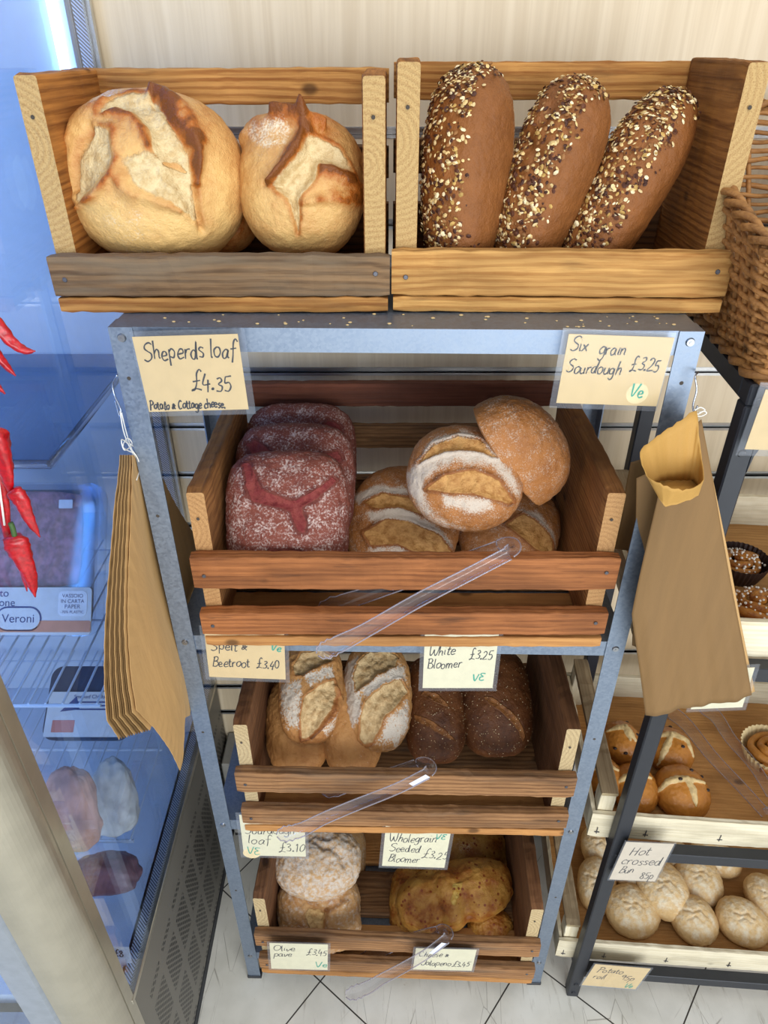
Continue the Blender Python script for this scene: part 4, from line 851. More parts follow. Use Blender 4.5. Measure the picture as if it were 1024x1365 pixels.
# left bundle: thin bags hanging from one corner, facing right
BG = [(-0.004, 1.345), (-0.030, 1.300), (-0.064, 1.238), (-0.105, 1.160), (-0.132, 1.100), (-0.146, 1.055), (-0.120, 0.990), (-0.092, 0.905), (-0.074, 0.838), (-0.060, 0.840), (-0.024, 0.898), (0.000, 0.876), (0.016, 0.880), (0.092, 0.935), (0.190, 0.958), (0.224, 1.031), (0.172, 1.130), (0.117, 1.237), (0.050, 1.310)]
def flat_bag(name, label, poly, X, rot, pivot, mat, seed, group, th=0.0014, sagx=0.0):
    rg = np.random.RandomState(seed); c, s_ = math.cos(rot), math.sin(rot); pv = np.array(pivot); pp = []
    # refine outline
    P = []
    for i in range(len(poly)):
        a, b = np.array(poly[i]), np.array(poly[(i+1) % len(poly)]); m = max(1, int(np.linalg.norm(b-a)/0.012))
        for k in range(m):
            p = a+(b-a)*k/m
            P.append(p)
    zig = [(0.0011 if i % 2 else -0.0011) for i in range(len(P))]
    pts = []
    for i, p in enumerate(P):
        d = p-pv; r = np.array([c*d[0]-s_*d[1], s_*d[0]+c*d[1]]); pts.append(r)
    cen = np.mean(pts, axis=0); n = len(pts); V = []; F = []; rings = 5
    for side in (1, -1):
        for k in range(rings):
            t_ = 1-k/rings
            for i in range(n):
                p = cen+(pts[i]-cen)*t_; bul = th*0.5*side*(0.35+0.65*(1-t_**3)); wv = 0.004*math.sin(p[1]*14+seed)+0.003*math.sin(p[0]*25+seed*2)+sagx*(p[1])**2
                V.append((bul+wv+(zig[i]*0.25 if k == 0 else 0), p[0], p[1]))
        V.append((th*0.5*side+0.004*math.sin(cen[1]*14+seed)+0.003*math.sin(cen[0]*25+seed*2)+sagx*cen[1]**2, cen[0], cen[1]))
    S = rings*n+1
    for si in (0, 1):
        o_ = si*S
        for k in range(rings-1):
            for i in range(n):
                q_ = (o_+k*n+i, o_+k*n+(i+1) % n, o_+(k+1)*n+(i+1) % n, o_+(k+1)*n+i); F.append(q_ if si == 0 else q_[::-1])
        for i in range(n):
            q_ = (o_+(rings-1)*n+i, o_+(rings-1)*n+(i+1) % n, o_+S-1); F.append(q_ if si == 0 else q_[::-1])
    for i in range(n): F.append((i, S+i, S+(i+1) % n, (i+1) % n))
    o = obj(name, V, F, M[mat], None, False, (X, pv[0], pv[1])); return tag(o, label, 'paper bag', group)
gb = 'brown paper bags in the left hanging bundle'
flat_bag('paper_bag', 'front brown paper bag of the bundle hanging on the left leg, its broad side showing', BG, -0.311, 0.0, (-0.004, 1.352), 'kraft', 1, gb)
for k in range(13):
    p2 = [(a*(0.98 if a < 0 else 0.93)-(0.006+0.0008*k if a < -0.02 else 0), b+(0.0 if b > 1.0 else 0.105+0.004*k if a > -0.11 and b < 1.0 else 0)) for a, b in BG if not (b < 0.93 and a < -0.02)]
    flat_bag('paper_bag', 'thin paper bag in the left bundle, behind the front bag, edge showing', p2, -0.3135-0.0010*k, math.radians(-0.2-0.10*k), (-0.004, 1.352), 'kraft_dark' if k % 3 else 'kraft', 1, gb, sagx=-0.016*(k+1)/1.0*0.9)
# right bundle: long bags facing the camera, slightly curled
def face_bag(label, quad, Y, mat, th=0.003, curl=0.012, seed=0, group=None, lm=None):
    pts = [atY(px, py, Y+dy) for px, py, dy in quad]; o0 = np.mean(pts, axis=0); tl, tr, br_, bl = [p-o0 for p in pts]; nx, nz = 40, 44; V = []; F = []
    rg = np.random.RandomState(seed); ph = rg.rand(6)*6.28
    for side in (-1, 1):
        for j in range(nz+1):
            for i in range(nx+1):
                u, v_ = i/nx, j/nz; p = (tl*(1-u)+tr*u)*(1-v_)+(bl*(1-u)+br_*u)*v_
                if lm: ml = atY(lm[0], lm[1], Y)-o0; vv = lm[2]; lin = tl*(1-vv)+bl*vv; p = p+(ml-lin)*(1-u)*(v_/vv if v_ < vv else (1-v_)/(1-vv))*np.array([1, 0, 1.0])
                cy = curl*((2*u-1)**2)*(0.4+0.6*v_)+0.0035*math.sin(u*7+ph[0]+v_*2)*v_+0.0017*math.sin(u*19+ph[1]+v_*1.5)*v_**3+0.0009*math.sin(u*41+v_*5+ph[3])*v_**3+0.002*math.sin(v_*9+ph[2])
                edge = 1-max(abs(2*u-1), abs(2*v_-1))**6; V.append(p+np.array([0, cy+side*th*0.5*(0.25+0.75*edge), 0]))
    S = (nx+1)*(nz+1)
    for si in (0, 1):
        for j in range(nz):
            for i in range(nx):
                a = si*S+j*(nx+1)+i; q_ = (a, a+1, a+nx+2, a+nx+1); F.append(q_[::-1] if si == 0 else q_)
    ring = [i for i in range(nx+1)]+[j*(nx+1)+nx for j in range(1, nz+1)]+[nz*(nx+1)+i for i in range(nx-1, -1, -1)]+[j*(nx+1) for j in range(nz-1, 0, -1)]
    for k in range(len(ring)):
        a, b = ring[k], ring[(k+1) % len(ring)]; F.append((a, b, S+b, S+a))
    return tag(obj('paper_bag', V, F, M[mat], None, True, o0), label, 'paper bag', group)
gr_ = 'brown paper bags in the right hanging bundle'
face_bag('longest brown paper bag hanging off the right leg, its broad wrinkled side showing', [(893, 590, 0.0), (936, 560, 0.0), (1004, 929, -0.012), (862, 957, -0.012)], -0.046, 'kraft_dark', curl=0.006, seed=2, group=gr_, lm=(841, 818, 0.62))
face_bag('brown paper bag just behind the longest one on the right leg, only its edge showing', [(900, 600, 0.0), (937, 566, 0.0), (1007, 922, -0.004), (905, 925, -0.004)], -0.036, 'kraft', curl=0.003, seed=5, group=gr_)
face_bag('small dark brown paper bag behind the right leg, beside the red-brown crate', [(842, 618, 0.0), (905, 590, 0.0), (905, 720, 0.0), (824, 742, 0.0)], 0.045, 'kraft_dark', seed=8, group=gr_)
face_bag('brown paper bag behind the right leg, lower corner left of the longest bag', [(850, 640, 0.0), (915, 600, 0.0), (905, 880, 0.0), (846, 868, 0.0)], -0.012, 'kraft_dark', seed=9, group=gr_)
# open bag folded into a pouch
def pouch():
    base = atY(900, 620, -0.075); V = []; F = []; n = 28
    rim_px = [(853, 603, -0.082), (862, 634, -0.106), (880, 645, -0.118), (900, 652, -0.120), (920, 652, -0.112), (938, 640, -0.090), (936, 612, -0.066), (932, 580, -0.056), (928, 548, -0.050), (908, 560, -0.054), (885, 575, -0.060), (868, 588, -0.070)]
    bot_px = [(872, 650, -0.085), (876, 660, -0.098), (884, 672, -0.102), (890, 675, -0.100), (915, 668, -0.096), (931, 660, -0.086), (931, 650, -0.066), (924, 640, -0.060), (916, 640, -0.058), (905, 640, -0.060), (890, 640, -0.064), (878, 642, -0.075)]
    R_ = smooth_path([atY(*p)-base for p in rim_px], 4, True); B_ = smooth_path([atY(*p)-base for p in bot_px], 4, True); n = len(R_); L = 7
    for j in range(L):
        t = j/(L-1)
        for i in range(n):
            p = R_[i]*(1-t)+B_[i]*t; p = p+np.array([0, 0.0008*math.sin(i*2.1), 0.0009*math.sin(i*2.6)*(1-t)]); V.append(p)
    for j in range(L-1):
        for i in range(n): F.append((j*n+i, (j+1)*n+i, (j+1)*n+(i+1) % n, j*n+(i+1) % n))
    F.append(tuple((L-1)*n+i for i in range(n)))
    o = obj('paper_bag', V, F, M['kraft_in'], None, True, base); md = o.modifiers.new('thickness', 'SOLIDIFY'); md.thickness = 0.0006
    return tag(o, 'open golden paper bag with its mouth gaping, on top of the right bundle', 'paper bag', gr_)
pouch()

# ------------------------------------------------------------------ glass-sided display fridge
FX, FYF, FYR, FZ0, FZ1, FXL = -0.400, -0.235, 0.425, 0.492, 2.02, -1.12
M['fr_metal'] = m_plain('champagne_metal', srgb(186, 180, 164), 0.30, 0.8, var=0.05, scale=30)
M['fr_grey'] = m_plain('grey_fridge_frame', srgb(150, 156, 164), 0.4, 0.4)
M['fr_in'] = m_plain('fridge_liner', srgb(196, 212, 232), 0.45, var=0.02)
M['fr_perf'] = m_perf()
t = NT('dotted_spacer'); v = t.coord(); sp = t.sep(v); ck = t.math('GREATER_THAN', t.math('SINE', t.math('MULTIPLY', t.math('ADD', t.math('ADD', sp[1], sp[2]), t.math('MULTIPLY', sp[0], 1.0)), 2*math.pi/0.0052)), 0.0)
M['spacer'] = t.done(t.mix(ck, srgb(22, 26, 40), srgb(196, 206, 222)), 0.45, 0.3)
M['seal'] = m_plain('dark_seal', srgb(20, 24, 34), 0.6)
M['led'] = m_emit('blue_white_led', (0.35, 0.62, 1.0, 1), 14.0)
M['shelf_glass'] = m_clear('shelf_glass', (0.50, 0.60, 0.74, 1), 0.03, 1.0, 1.5)
fr = thing('display_fridge', 'upright display fridge with glass side, perforated grey base and blue lit inside', 'fridge', (FX, 0.1, 0))
def fpart(name, mb, mat, parent=None, mats=None, smooth=False):
    o = mb.build(name, mat, parent or fr, smooth, mats); o.location = (-FX, -0.1, 0) if parent is None else (0, 0, 0); return o
m = MB(); m.box(FX-0.02, FX-0.001, FYF-0.02, FYR+0.012, 0.03, FZ0-0.012, 0, 0.002); fpart('perforated_side_panel', m, M['fr_perf'])
m = MB(); m.box(FX-0.03, FX+0.001, FYF-0.01, FYR+0.012, FZ0-0.012, FZ0, 0, 0.001); fpart('sill_rail', m, M['fr_metal'])
m = MB(); m.box(FX-0.01, FX, FYF-0.02, FYR+0.012, 0.0, 0.03); fpart('plinth', m, M['seal'])
m = MB(); m.box(FX-0.005, FX, FYF, FYR, FZ0, FZ1); fpart('glass_side', m, M['glass'])
m = MB(); a, b = FX-0.021, FX-0.0065
m.box(a, b, FYF, FYF+0.007, FZ0, FZ1); m.box(a, b, FYR-0.010, FYR, FZ0, FZ1); m.box(a, b, FYF+0.007, FYR-0.010, FZ0, FZ0+0.010); fpart('dotted_spacer', m, M['spacer'])
m = MB(); m.box(FX-0.03, FX, FYR+0.001, FYR+0.010, FZ0, FZ1); fpart('rear_edge_trim', m, M['alu'])
m = MB(); m.box(FX-0.026, FX-0.0055, FYR-0.002, FYR+0.001, FZ0, FZ1); fpart('rear_seal', m, M['seal'])
m = MB(); m.box(FXL, FX-0.03, FYR-0.012, FYR+0.012, FZ0-0.02, FZ1); fpart('back_panel', m, M['fr_in'])
m = MB(); m.box(FXL-0.02, FXL, FYF-0.06, FYR+0.012, 0.03, FZ1); fpart('far_side_panel', m, M['fr_in'])
m = MB(); m.box(FXL, FX-0.021, FYF, FYR-0.012, FZ0-0.03, FZ0); fpart('floor_pan', m, M['fr_in'])
m = MB(); m.box(FXL-0.02, FX, FYF-0.08, FYR+0.012, FZ1, FZ1+0.10, 0, 0.004); fpart('top_housing', m, M['fr_grey'])
m = MB(); m.box(FXL, FX-0.02, FYF-0.04, FYF-0.02, 0.03, FZ0-0.012); fpart('front_kick_panel', m, M['fr_grey'])
# front corner post: flat strip, groove, bullnose
prof = [(FX-0.022, FYF-0.001), (FX, FYF-0.001), (FX, FYF-0.022), (FX-0.002, FYF-0.0225), (FX-0.002, FYF-0.0240), (FX, FYF-0.0245)]
cx_, cy_, rr_ = FX-0.055, FYF-0.0245, 0.055
for k in range(0, 19): a = math.radians(90*k/18); prof.append((cx_+rr_*math.cos(a), cy_-0.055*math.sin(a)))
prof += [(FX-0.060, cy_-0.055), (FX-0.060, FYF-0.001)]
v, f = extrude_poly(prof[::-1], lambda u, w, z: (u, w, z), 0.02, FZ1)
o = obj('front_post', v, f, M['fr_metal'], fr, False, (-FX, -0.1, 0))
m = MB(); m.box(FX-0.112, FX-0.0625, FYF-0.078, FYF-0.026, 0.10, FZ1-0.01, 0, 0.006); m.box(FXL, FXL+0.05, FYF-0.092, FYF-0.030, 0.10, FZ1-0.01, 0, 0.006); m.box(FXL+0.05, FX-0.112, FYF-0.078, FYF-0.030, FZ1-0.06, FZ1-0.01); m.box(FXL+0.05, FX-0.112, FYF-0.078, FYF-0.030, 0.10, 0.16); fd = fpart('door', m, M['fr_grey'])
m = MB(); m.box(FXL+0.05, FX-0.112, FYF-0.062, FYF-0.054, 0.16, FZ1-0.06); m.build('door_glass', M['glass'], fd)
m = MB(); m.tube([(FX-0.095, FYF-0.115, 1.3), (FX-0.095, FYF-0.115, 1.75)], 0.009, 12); m.tube([(FX-0.095, FYF-0.115, 1.34), (FX-0.095, FYF-0.075, 1.34)], 0.006, 8); m.tube([(FX-0.095, FYF-0.115, 1.71), (FX-0.095, FYF-0.075, 1.71)], 0.006, 8); m.build('handle', M['alu'], fd, True)
m = MB(); m.box(FX-0.050, FX-0.040, FYR-0.022, FYR-0.013, 1.62, FZ1-0.02); o = fpart('light_strip', m, M['led'])
ld = bpy.data.lights.new('fridge_lamp', 'AREA'); ld.shape = 'RECTANGLE'; ld.size = 0.6; ld.size_y = 0.1; ld.energy = 2.0; ld.color = (0.11, 0.38, 1.0)
lo = bpy.data.objects.new('fridge_lamp', ld); COL.objects.link(lo); lo.location = (-0.75, 0.05, FZ1-0.02)
ld2 = bpy.data.lights.new('fridge_strip_lamp', 'AREA'); ld2.shape = 'RECTANGLE'; ld2.size = 0.03; ld2.size_y = 1.3; ld2.energy = 1.8; ld2.color = (0.11, 0.38, 1.0)
lo2 = bpy.data.objects.new('fridge_strip_lamp', ld2); COL.objects.link(lo2); lo2.location = (-0.66, -0.19, 1.28); lo2.rotation_euler = (Vector((-0.6, 0.4, 1.1))-Vector(lo2.location)).to_track_quat('-Z', 'Z').to_euler()
# shelves
m = MB(); m.box(FXL+0.01, FX-0.030, 0.038, FYR-0.02, 1.308, 1.316); sh = fpart('solid_shelf', m, M['shelf_glass'])
m = MB(); m.tube([(FXL+0.01, 0.034, 1.310), (FX-0.028, 0.034, 1.310)], 0.006, 8); m.tube([(FX-0.028, 0.034, 1.310), (FX-0.028, FYR-0.02, 1.310)], 0.0055, 8); m.build('edge_rail', M['clear'], sh, True)
for zz, y0 in ((0.925, -0.02), (0.62, -0.05)):
    m = MB()
    for k in range(26): x = FX-0.035-k*0.026; m.tube([(x, y0, zz), (x, FYR-0.02, zz)], 0.0018, 6)
    for y in (y0, y0+0.19, FYR-0.05): m.tube([(FXL+0.01, y, zz-0.004), (FX-0.03, y, zz-0.004)], 0.003, 6)
    fpart('wire_shelf', m, M['fr_in'])
# packs inside
def font_mesh(name, txt, size, mat, parent, loc, rot=(math.pi/2, 0, 0), align='CENTER'):
    cu = bpy.data.curves.new(name, 'FONT'); cu.body = txt; cu.size = size; cu.align_x = align; cu.align_y = 'CENTER'
    tmp = bpy.data.objects.new('tmp', cu); COL.objects.link(tmp); dg = bpy.context.evaluated_depsgraph_get(); me = bpy.data.meshes.new_from_object(tmp.evaluated_get(dg)); bpy.data.objects.remove(tmp); me.name = name
    me.materials.clear(); me.materials.append(mat); o = bpy.data.objects.new(name, me); COL.objects.link(o); o.parent = parent; o.location = loc; o.rotation_euler = rot; return o
M['meat'] = m_bread('sliced_cured_meat', srgb(150, 74, 78), srgb(110, 46, 54), srgb(190, 140, 140), fl_scale=160)
M['pack_lab'] = m_plain('pale_pack_label', srgb(206, 210, 214), 0.4, var=0.04)
M['pack_or'] = m_plain('orange_print', srgb(206, 140, 110), 0.5)
M['navy'] = m_plain('navy_print', srgb(52, 66, 120), 0.5)
M['film'] = m_clear('clear_film', (0.92, 0.95, 1, 1), 0.08, 1.0, 1.5, 0.04, (0.8, 0.85, 0.95, 1))
M['bacon'] = m_plain('pale_cured_meat', srgb(206, 158, 140), 0.5, var=0.2, scale=30)
M['black_pack'] = m_plain('dark_pack', srgb(40, 52, 80), 0.4)
W_, H_ = 0.245, 0.250
P0 = atX(138, 745, -0.455)
pk = thing('meat_pack', 'big clear pack of sliced cured meat leaning inside the fridge, pale label along its bottom', 'food pack', P0+np.array([-W_/2, 0, 0]), rot=(math.radians(-38), 0, 0))
def rr2(w, h, r, n=5):
    o_ = []
    for (sx, sy, a0) in ((1, 1, 0), (-1, 1, 90), (-1, -1, 180), (1, -1, 270)):
        for k in range(n+1): a = math.radians(a0+90*k/n); o_.append((sx*(w/2-r)+r*math.cos(a), sy*(h/2-r)+r*math.sin(a)))
    return o_
def plate(name, w, h, r, y0, y1, mat, parent, loc=(0, 0, 0)):
    v, f = extrude_poly(rr2(w, h, r), lambda u, z, t_: (u, t_, z), y0, y1); return obj(name, v, f, mat, parent, False, loc)
plate('tray', W_, H_, 0.03, 0.004, 0.012, M['film'], pk); plate('film_cover', W_-0.01, H_-0.01, 0.028, -0.014, -0.012, M['film'], pk)
plate('rim', W_-0.03, H_-0.025, 0.025, -0.002, 0.003, M['film'], pk)
# ruffled slices
rg = np.random.RandomState(4); V = []; F = []; n = 40
for j in range(n+1):
    for i in range(n+1):
        u, w = i/n*2-1, j/n*2-1; V.append((u*0.088*(1-0.06*abs(w)**3), -0.003-0.006*max(0, math.sin(i*0.9+math.sin(j*0.35)*1.5))*(1-abs(u)**4)*(1-abs(w)**4), w*0.078*(1-0.08*abs(u)**3)))
for j in range(n):
    for i in range(n): F.append((j*(n+1)+i, j*(n+1)+i+1, (j+1)*(n+1)+i+1, (j+1)*(n+1)+i))
o = obj('meat_slices', V, F, m_plain('cured_meat', srgb(196, 128, 136), 0.4, var=0.35, scale=90), pk, True, (0.0, 0.0, 0.032)); md = o.modifiers.new('thickness', 'SOLIDIFY'); md.thickness = 0.004
lb = plate('label', W_-0.02, 0.075, 0.006, -0.018, -0.0150, M['pack_lab'], pk, (0, 0, -0.083))
plate('orange_band', W_-0.02, 0.018, 0.003, -0.0188, -0.0181, M['pack_or'], lb, (0, 0, -0.024))
plate('oval', 0.068, 0.034, 0.0165, -0.0194, -0.0189, M['pack_lab'], lb, (-0.002, 0, -0.012)); plate('oval_border', 0.073, 0.039, 0.0190, -0.0188, -0.0182, M['navy'], lb, (-0.002, 0, -0.012))
font_mesh('lettering', 'Veroni', 0.019, M['navy'], lb, (-0.002, -0.0198, -0.012)); font_mesh('lettering', 'antipasto', 0.017, M['navy'], lb, (-0.05, -0.0185, 0.028)); font_mesh('lettering', 'selezione', 0.017, M['navy'], lb, (-0.04, -0.0185, 0.013))
bd = plate('badge', 0.046, 0.040, 0.008, -0.0190, -0.0183, m_plain('light_badge', srgb(226, 230, 236), 0.5), lb, (0.083, 0, 0.012))
for i, (tx, sz) in enumerate((('VASSOIO', 0.0082), ('IN CARTA', 0.0082), ('PAPER', 0.0090), ('-70% PLASTIC', 0.0062))): font_mesh('lettering', tx, sz, M['navy'], bd, (0, -0.0194, 0.012-0.0085*i))
plate('sticker', 0.022, 0.014, 0.001, -0.0158, -0.0148, M['white_label'], pk, (0.065, 0, 0.088))
P1 = atX(170, 952, -0.440); w1, h1 = 0.135, 0.075
pk2 = thing('chicken_pack', 'pack with white printed label reading smoked chicken breast inside the fridge', 'food pack', P1+np.array([-w1/2-0.004, 0, 0]), rot=(math.radians(-55), 0, 0))
plate('tray', w1+0.01, h1+0.05, 0.02, 0.006, 0.022, M['black_pack'], pk2, (0, 0, 0.020)); lb = plate('label', w1, h1, 0.003, 0.0, 0.0012, M['pack_lab'], pk2)
font_mesh('lettering', 'Smoked Chicken Breast', 0.0088, M['navy'], lb, (0.018, -0.0006, 0.029))
for i in range(3): plate('print_line', 0.07-0.012*(i % 2), 0.0022, 0.0005, -0.0006, -0.0001, M['navy'], lb, (0.018, 0, 0.020-0.006*i))
plate('print_block', 0.038, 0.020, 0.001, -0.0006, -0.0001, m_plain('salmon_print', srgb(200, 120, 110), 0.5), lb, (-0.036, 0, -0.020)); plate('barcode_block', 0.012, 0.022, 0.001, -0.0006, -0.0001, M['navy'], lb, (0.058, 0, 0.016))
v, f = extrude_poly([(-0.045, 0.004), (-0.020, 0.030), (-0.012, 0.008)], lambda u, z, t_: (u, t_, z), -0.0006, -0.0001); obj('print_wedge', v, f, M['navy'], lb)
def film_bag(name, label, c, w, h, dep, mat, seed, tilt):
    D, F = csph(18); A = np.abs(D); q_ = (A**2.8).sum(1)**(1/2.8); P = D/q_[:, None]*np.array([w/2, dep/2, h/2]); nn = fbm(D*2.6+seed, 4, seed)-0.5; P = P*(1+0.35*nn)[:, None]; P[:, 0] *= 1-0.25*np.clip(P[:, 2]/(h/2), -1, 1)
    o = obj(name, P, F, mat, None, True, c, (math.radians(tilt), 0, 0.1)); return tag(o, label, 'food pack')
film_bag('cured_meat_bag', 'pink bag of cured meat low inside the fridge, left of the whitish bag', atX(92, 1078, -0.485), 0.085, 0.12, 0.05, M['bacon'], 3, -40)
film_bag('paper_wrap', 'crumpled whitish bag low inside the fridge under the chicken pack', atX(150, 1062, -0.452), 0.075, 0.12, 0.045, m_plain('whitish_film', srgb(200, 200, 196), 0.35, var=0.15), 8, -40)
film_bag('cured_meat_bag', 'dark meat slab at the bottom of the fridge display', atX(135, 1165, -0.47), 0.12, 0.06, 0.06, m_plain('dark_meat', srgb(120, 84, 92), 0.4, var=0.2), 12, -20)
tg = thing('price_tag', 'small white tag standing low in the fridge beside the front seal', 'price tag', atX(160, 1275, -0.43), rot=(math.radians(-10), 0, 0)); plate('tag', 0.035, 0.045, 0.002, 0, 0.001, M['white_label'], tg); INKW[0] = 0.0007; v, f = ink_text([('£8', 0.2, 0.5, 0.35, 1)], 0.035, 0.045); obj('lettering', [(p[0], -0.0006, p[2]) for p in v], f, M['ink'], tg)

# ------------------------------------------------------------------ black steel rack with trays, right
RO, RR = np.array([0.4035, -0.033, 0.0]), math.radians(-4.0)
RXW, RDP = 0.66, 0.385
def rk(x, y, z=0.0): return np.array([RO[0]+x*math.cos(RR)-y*math.sin(RR), RO[1]+x*math.sin(RR)+y*math.cos(RR), z])
zU = at(832, 1117, 1, rk(0.01, 0.0275)[1])[2]; zL = at(785, 1277, 1, rk(0.01, 0.0275)[1])[2]; zT = at(1010, 874, 1, rk(0.11, 0.0275)[1])[2]
RZ = at(983, 513, 1, rk(0, 0)[1])[2]
rack = thing('bakery_rack', 'black steel bakery rack holding white-edged wooden trays, right of the shelving unit', 'rack', RO, RR)
pw = 0.025
for (x, y) in ((0, 0), (RXW-pw, 0), (0, RDP-pw), (RXW-pw, RDP-pw)):
    m = MB(); m.box(x, x+pw, y, y+pw, 0.0, RZ-0.026, 0, 0.002); po = m.build('post', M['black_steel'], rack)
    if y == 0:
        for z in (0.018, 0.056, zL-0.006, zU-0.012, zU-0.052, RZ-0.02, RZ-0.085):
            if z <= 0.06 or z > zU-0.06: m = MB(); m.disc((x+pw/2, y-0.0002, z), (0, -1, 0), 0.0052, 14, 0.002); m.disc((x+pw/2, y-0.0018, z), (0, -1, 0), 0.0022, 6, 0.0006); m.build('bolt', M['black_plastic'], po)
for z in (zL, zU, zT):
    for y in (0.003, RDP-0.028):
        m = MB(); m.box(pw, RXW-pw, y, y+0.022, z-0.027, z-0.001, 0, 0.001); m.build('shelf_beam', M['black_steel'], rack)
    for x in (0.004, RXW-0.024):
        m = MB(); m.box(x, x+0.018, pw, RDP-pw, z-0.027, z-0.001, 0, 0.001); m.build('side_beam', M['black_steel'], rack)
for y in (0.0, RDP-pw): m = MB(); m.box(0, RXW, y, y+pw, RZ-0.026, RZ, 0, 0.002); m.build('top_beam', M['black_steel'], rack)
for x in (0.0, RXW-pw): m = MB(); m.box(x, x+pw, pw, RDP-pw, RZ-0.026, RZ, 0, 0.002); m.build('top_beam', M['black_steel'], rack)
for sx, x0 in ((1, pw), (-1, RXW-pw)):
    poly = [(x0, RZ-0.026), (x0, RZ-0.111)]+[(x0+sx*0.075*(1-math.cos(math.radians(a))), RZ-0.111+0.085*math.sin(math.radians(a))) for a in (15, 30, 45, 60, 75, 90)]
    v, f = extrude_poly(poly, lambda u, w, t_: (u, t_, w), 0.001, 0.006); obj('gusset', v, f, M['black_steel'], rack)
TW, TD = 0.60, 0.345
def tray(label, z, x0=-0.036):
    t = thing('wooden_tray', label, 'tray', rk(x0, 0.0275, z), RR)
    y0, y1 = 0.0, TD; hb_ = 0.066
    m = MB(); m.box(0.004, TW-0.004, 0.008, TD-0.008, 0.0, 0.006); board('base', TW-0.02, TD-0.016, 0.006, M['ply'], t, (TW/2, TD/2, 0.004), seed=int(z*100))
    board('front_board', TW, 0.009, hb_, M['white_wood'], t, (TW/2, 0.0045, hb_/2), r=0.001, seed=int(z*100)+1); board('rear_board', TW, 0.009, hb_, M['white_wood'], t, (TW/2, TD-0.0045, hb_/2), r=0.001, seed=int(z*100)+2)
    for x in (0.0045, TW-0.0045): board('side_board', TD-0.02, 0.008, hb_-0.004, M['white_wood'], t, (x, TD/2, hb_/2), (0, 0, math.pi/2), r=0.001, seed=int(z*100)+3)
    for x in (0.024, TW-0.024):
        for y in (0.026, TD-0.026): board('corner_block', 0.10, 0.030, 0.028, M['white_wood'], t, (x, y, 0.055), (0, math.pi/2, 0), seed=int(z*100+x*50))
        board('side_rail', TD-0.02, 0.030, 0.010, M['grey_wood'], t, (x, TD/2, 0.110), (0, 0, math.pi/2), r=0.0015, seed=int(z*100)+7)
    for x in (0.014, 0.10, 0.23, 0.36, 0.49):
        m = MB(); m.box(x-0.0006, x+0.0006, -0.0016, -0.0002, 0.012, 0.030); m.box(x-0.004, x+0.005, -0.0016, -0.0002, 0.016, 0.0172); m.build('staple', M['nail'], t)
    return t
tray('lowest wooden tray on the black rack, full of potato rolls', zL); tray('middle wooden tray on the black rack, with hot cross buns and tongs', zU); tray('highest wooden tray on the black rack, with swirled cinnamon buns', zT)
price_card('hot crossed bun price card on the black rack, below the middle tray', (829, 1122), (893, 1125), (818, 1172), rk(0.1, 0)[1]-0.006,
    [('Hot', 0.16, 0.68, 0.22, 1.0), ('crossed', 0.08, 0.42, 0.22, 0.95), ('Bun', 0.12, 0.20, 0.18, 0.85), ('85p', 0.62, 0.06, 0.20, 0.75)], mat='card_grey', margin=0.003)
price_card('potato roll price card hanging lowest on the black rack near the floor', (788, 1285), (862, 1291), (781, 1313), rk(0.1, 0)[1]-0.006,
    [('Potato', 0.1, 0.66, 0.22, 1.1), ('roll', 0.1, 0.36, 0.22, 1.1), ('95p', 0.58, 0.4, 0.25, 1.0)], green=('Ve', 0.76, 0.06, 0.2, 1.0), margin=0.004, inkw=0.0006)
price_card('blank-looking cream price card at the right photo edge, hanging from the rack top', (1010, 520), (1130, 524), (1003, 598), rk(0.1, 0)[1]-0.008, [], margin=0.008)
price_card('cream price card on the rack peeping out behind the longest paper bag', (930, 893), (1002, 890), (925, 945), rk(0.1, 0)[1]-0.004, [], margin=0.006, mat='card_pale')

def on_tray(px, py, zt, hz): return atZ(px, py, zt+0.008+hz)
def roll(lab, px, py, rx, ry, sd, lift_=0.0, zb=None, ang=0.0, name='potato_roll', mat='roll', **kw):
    hz = kw.pop('hz', 0.030); c = on_tray(px, py, zL if zb is None else zb, hz*0.75+lift_); k = np.dot(c-CAM, FW)/F_PX
    return loaf(name, lab, mbr[mat], c, (math.cos(ang), math.sin(ang), 0), (0.0, -0.25, 1), (rx*k, ry*k*1.12, hz), n=34, e=(2.1, 2.1), hb=0.6, lump=0.05, lumpf=2.5, bake=kw.pop('bake', 0.12), seed=sd, group=None, fl0=kw.pop('fl0', 0.06), grad=(0, 0, -0.25), **kw)
def wr(px, py, s_=14): return [([(px-s_, py-s_*0.5), (px-s_*0.2, py-s_*0.2), (px+s_*0.5, py-s_*0.4), (px+s_, py+s_*0.2)], 0.0025, 0.003), ([(px-s_*0.6, py+s_*0.4), (px+s_*0.1, py+s_*0.1), (px+s_*0.7, py+s_*0.7)], 0.002, 0.003)]
PR = [(843, 1214, 36, 30, 'potato roll lying at the front left of the lowest tray, next to the black post', 0), (925, 1226, 30, 28, 'potato roll with a crease at the front of the lowest tray, second from the post', 0),
      (990, 1229, 35, 27, 'potato roll at the front right of the lowest tray', 0), (884, 1186, 33, 34, 'potato roll resting on its neighbours in the middle of the heap', 0.018), (931, 1173, 31, 30, 'potato roll behind the raised one, right of the hot crossed bun card', 0),
      (954, 1144, 33, 20, 'potato roll furthest back in the lowest tray, right of centre', 0), (1024, 1200, 26, 31, 'potato roll cut off by the right edge of the photo', 0), (796, 1180, 26, 32, 'potato roll seen between the steel leg and the black post, nearer one', 0),
      (800, 1128, 25, 26, 'potato roll seen between the steel leg and the black post, further back', 0), (846, 1168, 28, 24, 'potato roll mostly hidden behind the hot crossed bun card', 0), (898, 1140, 22, 18, 'potato roll just showing over the right corner of the bun card', 0)]
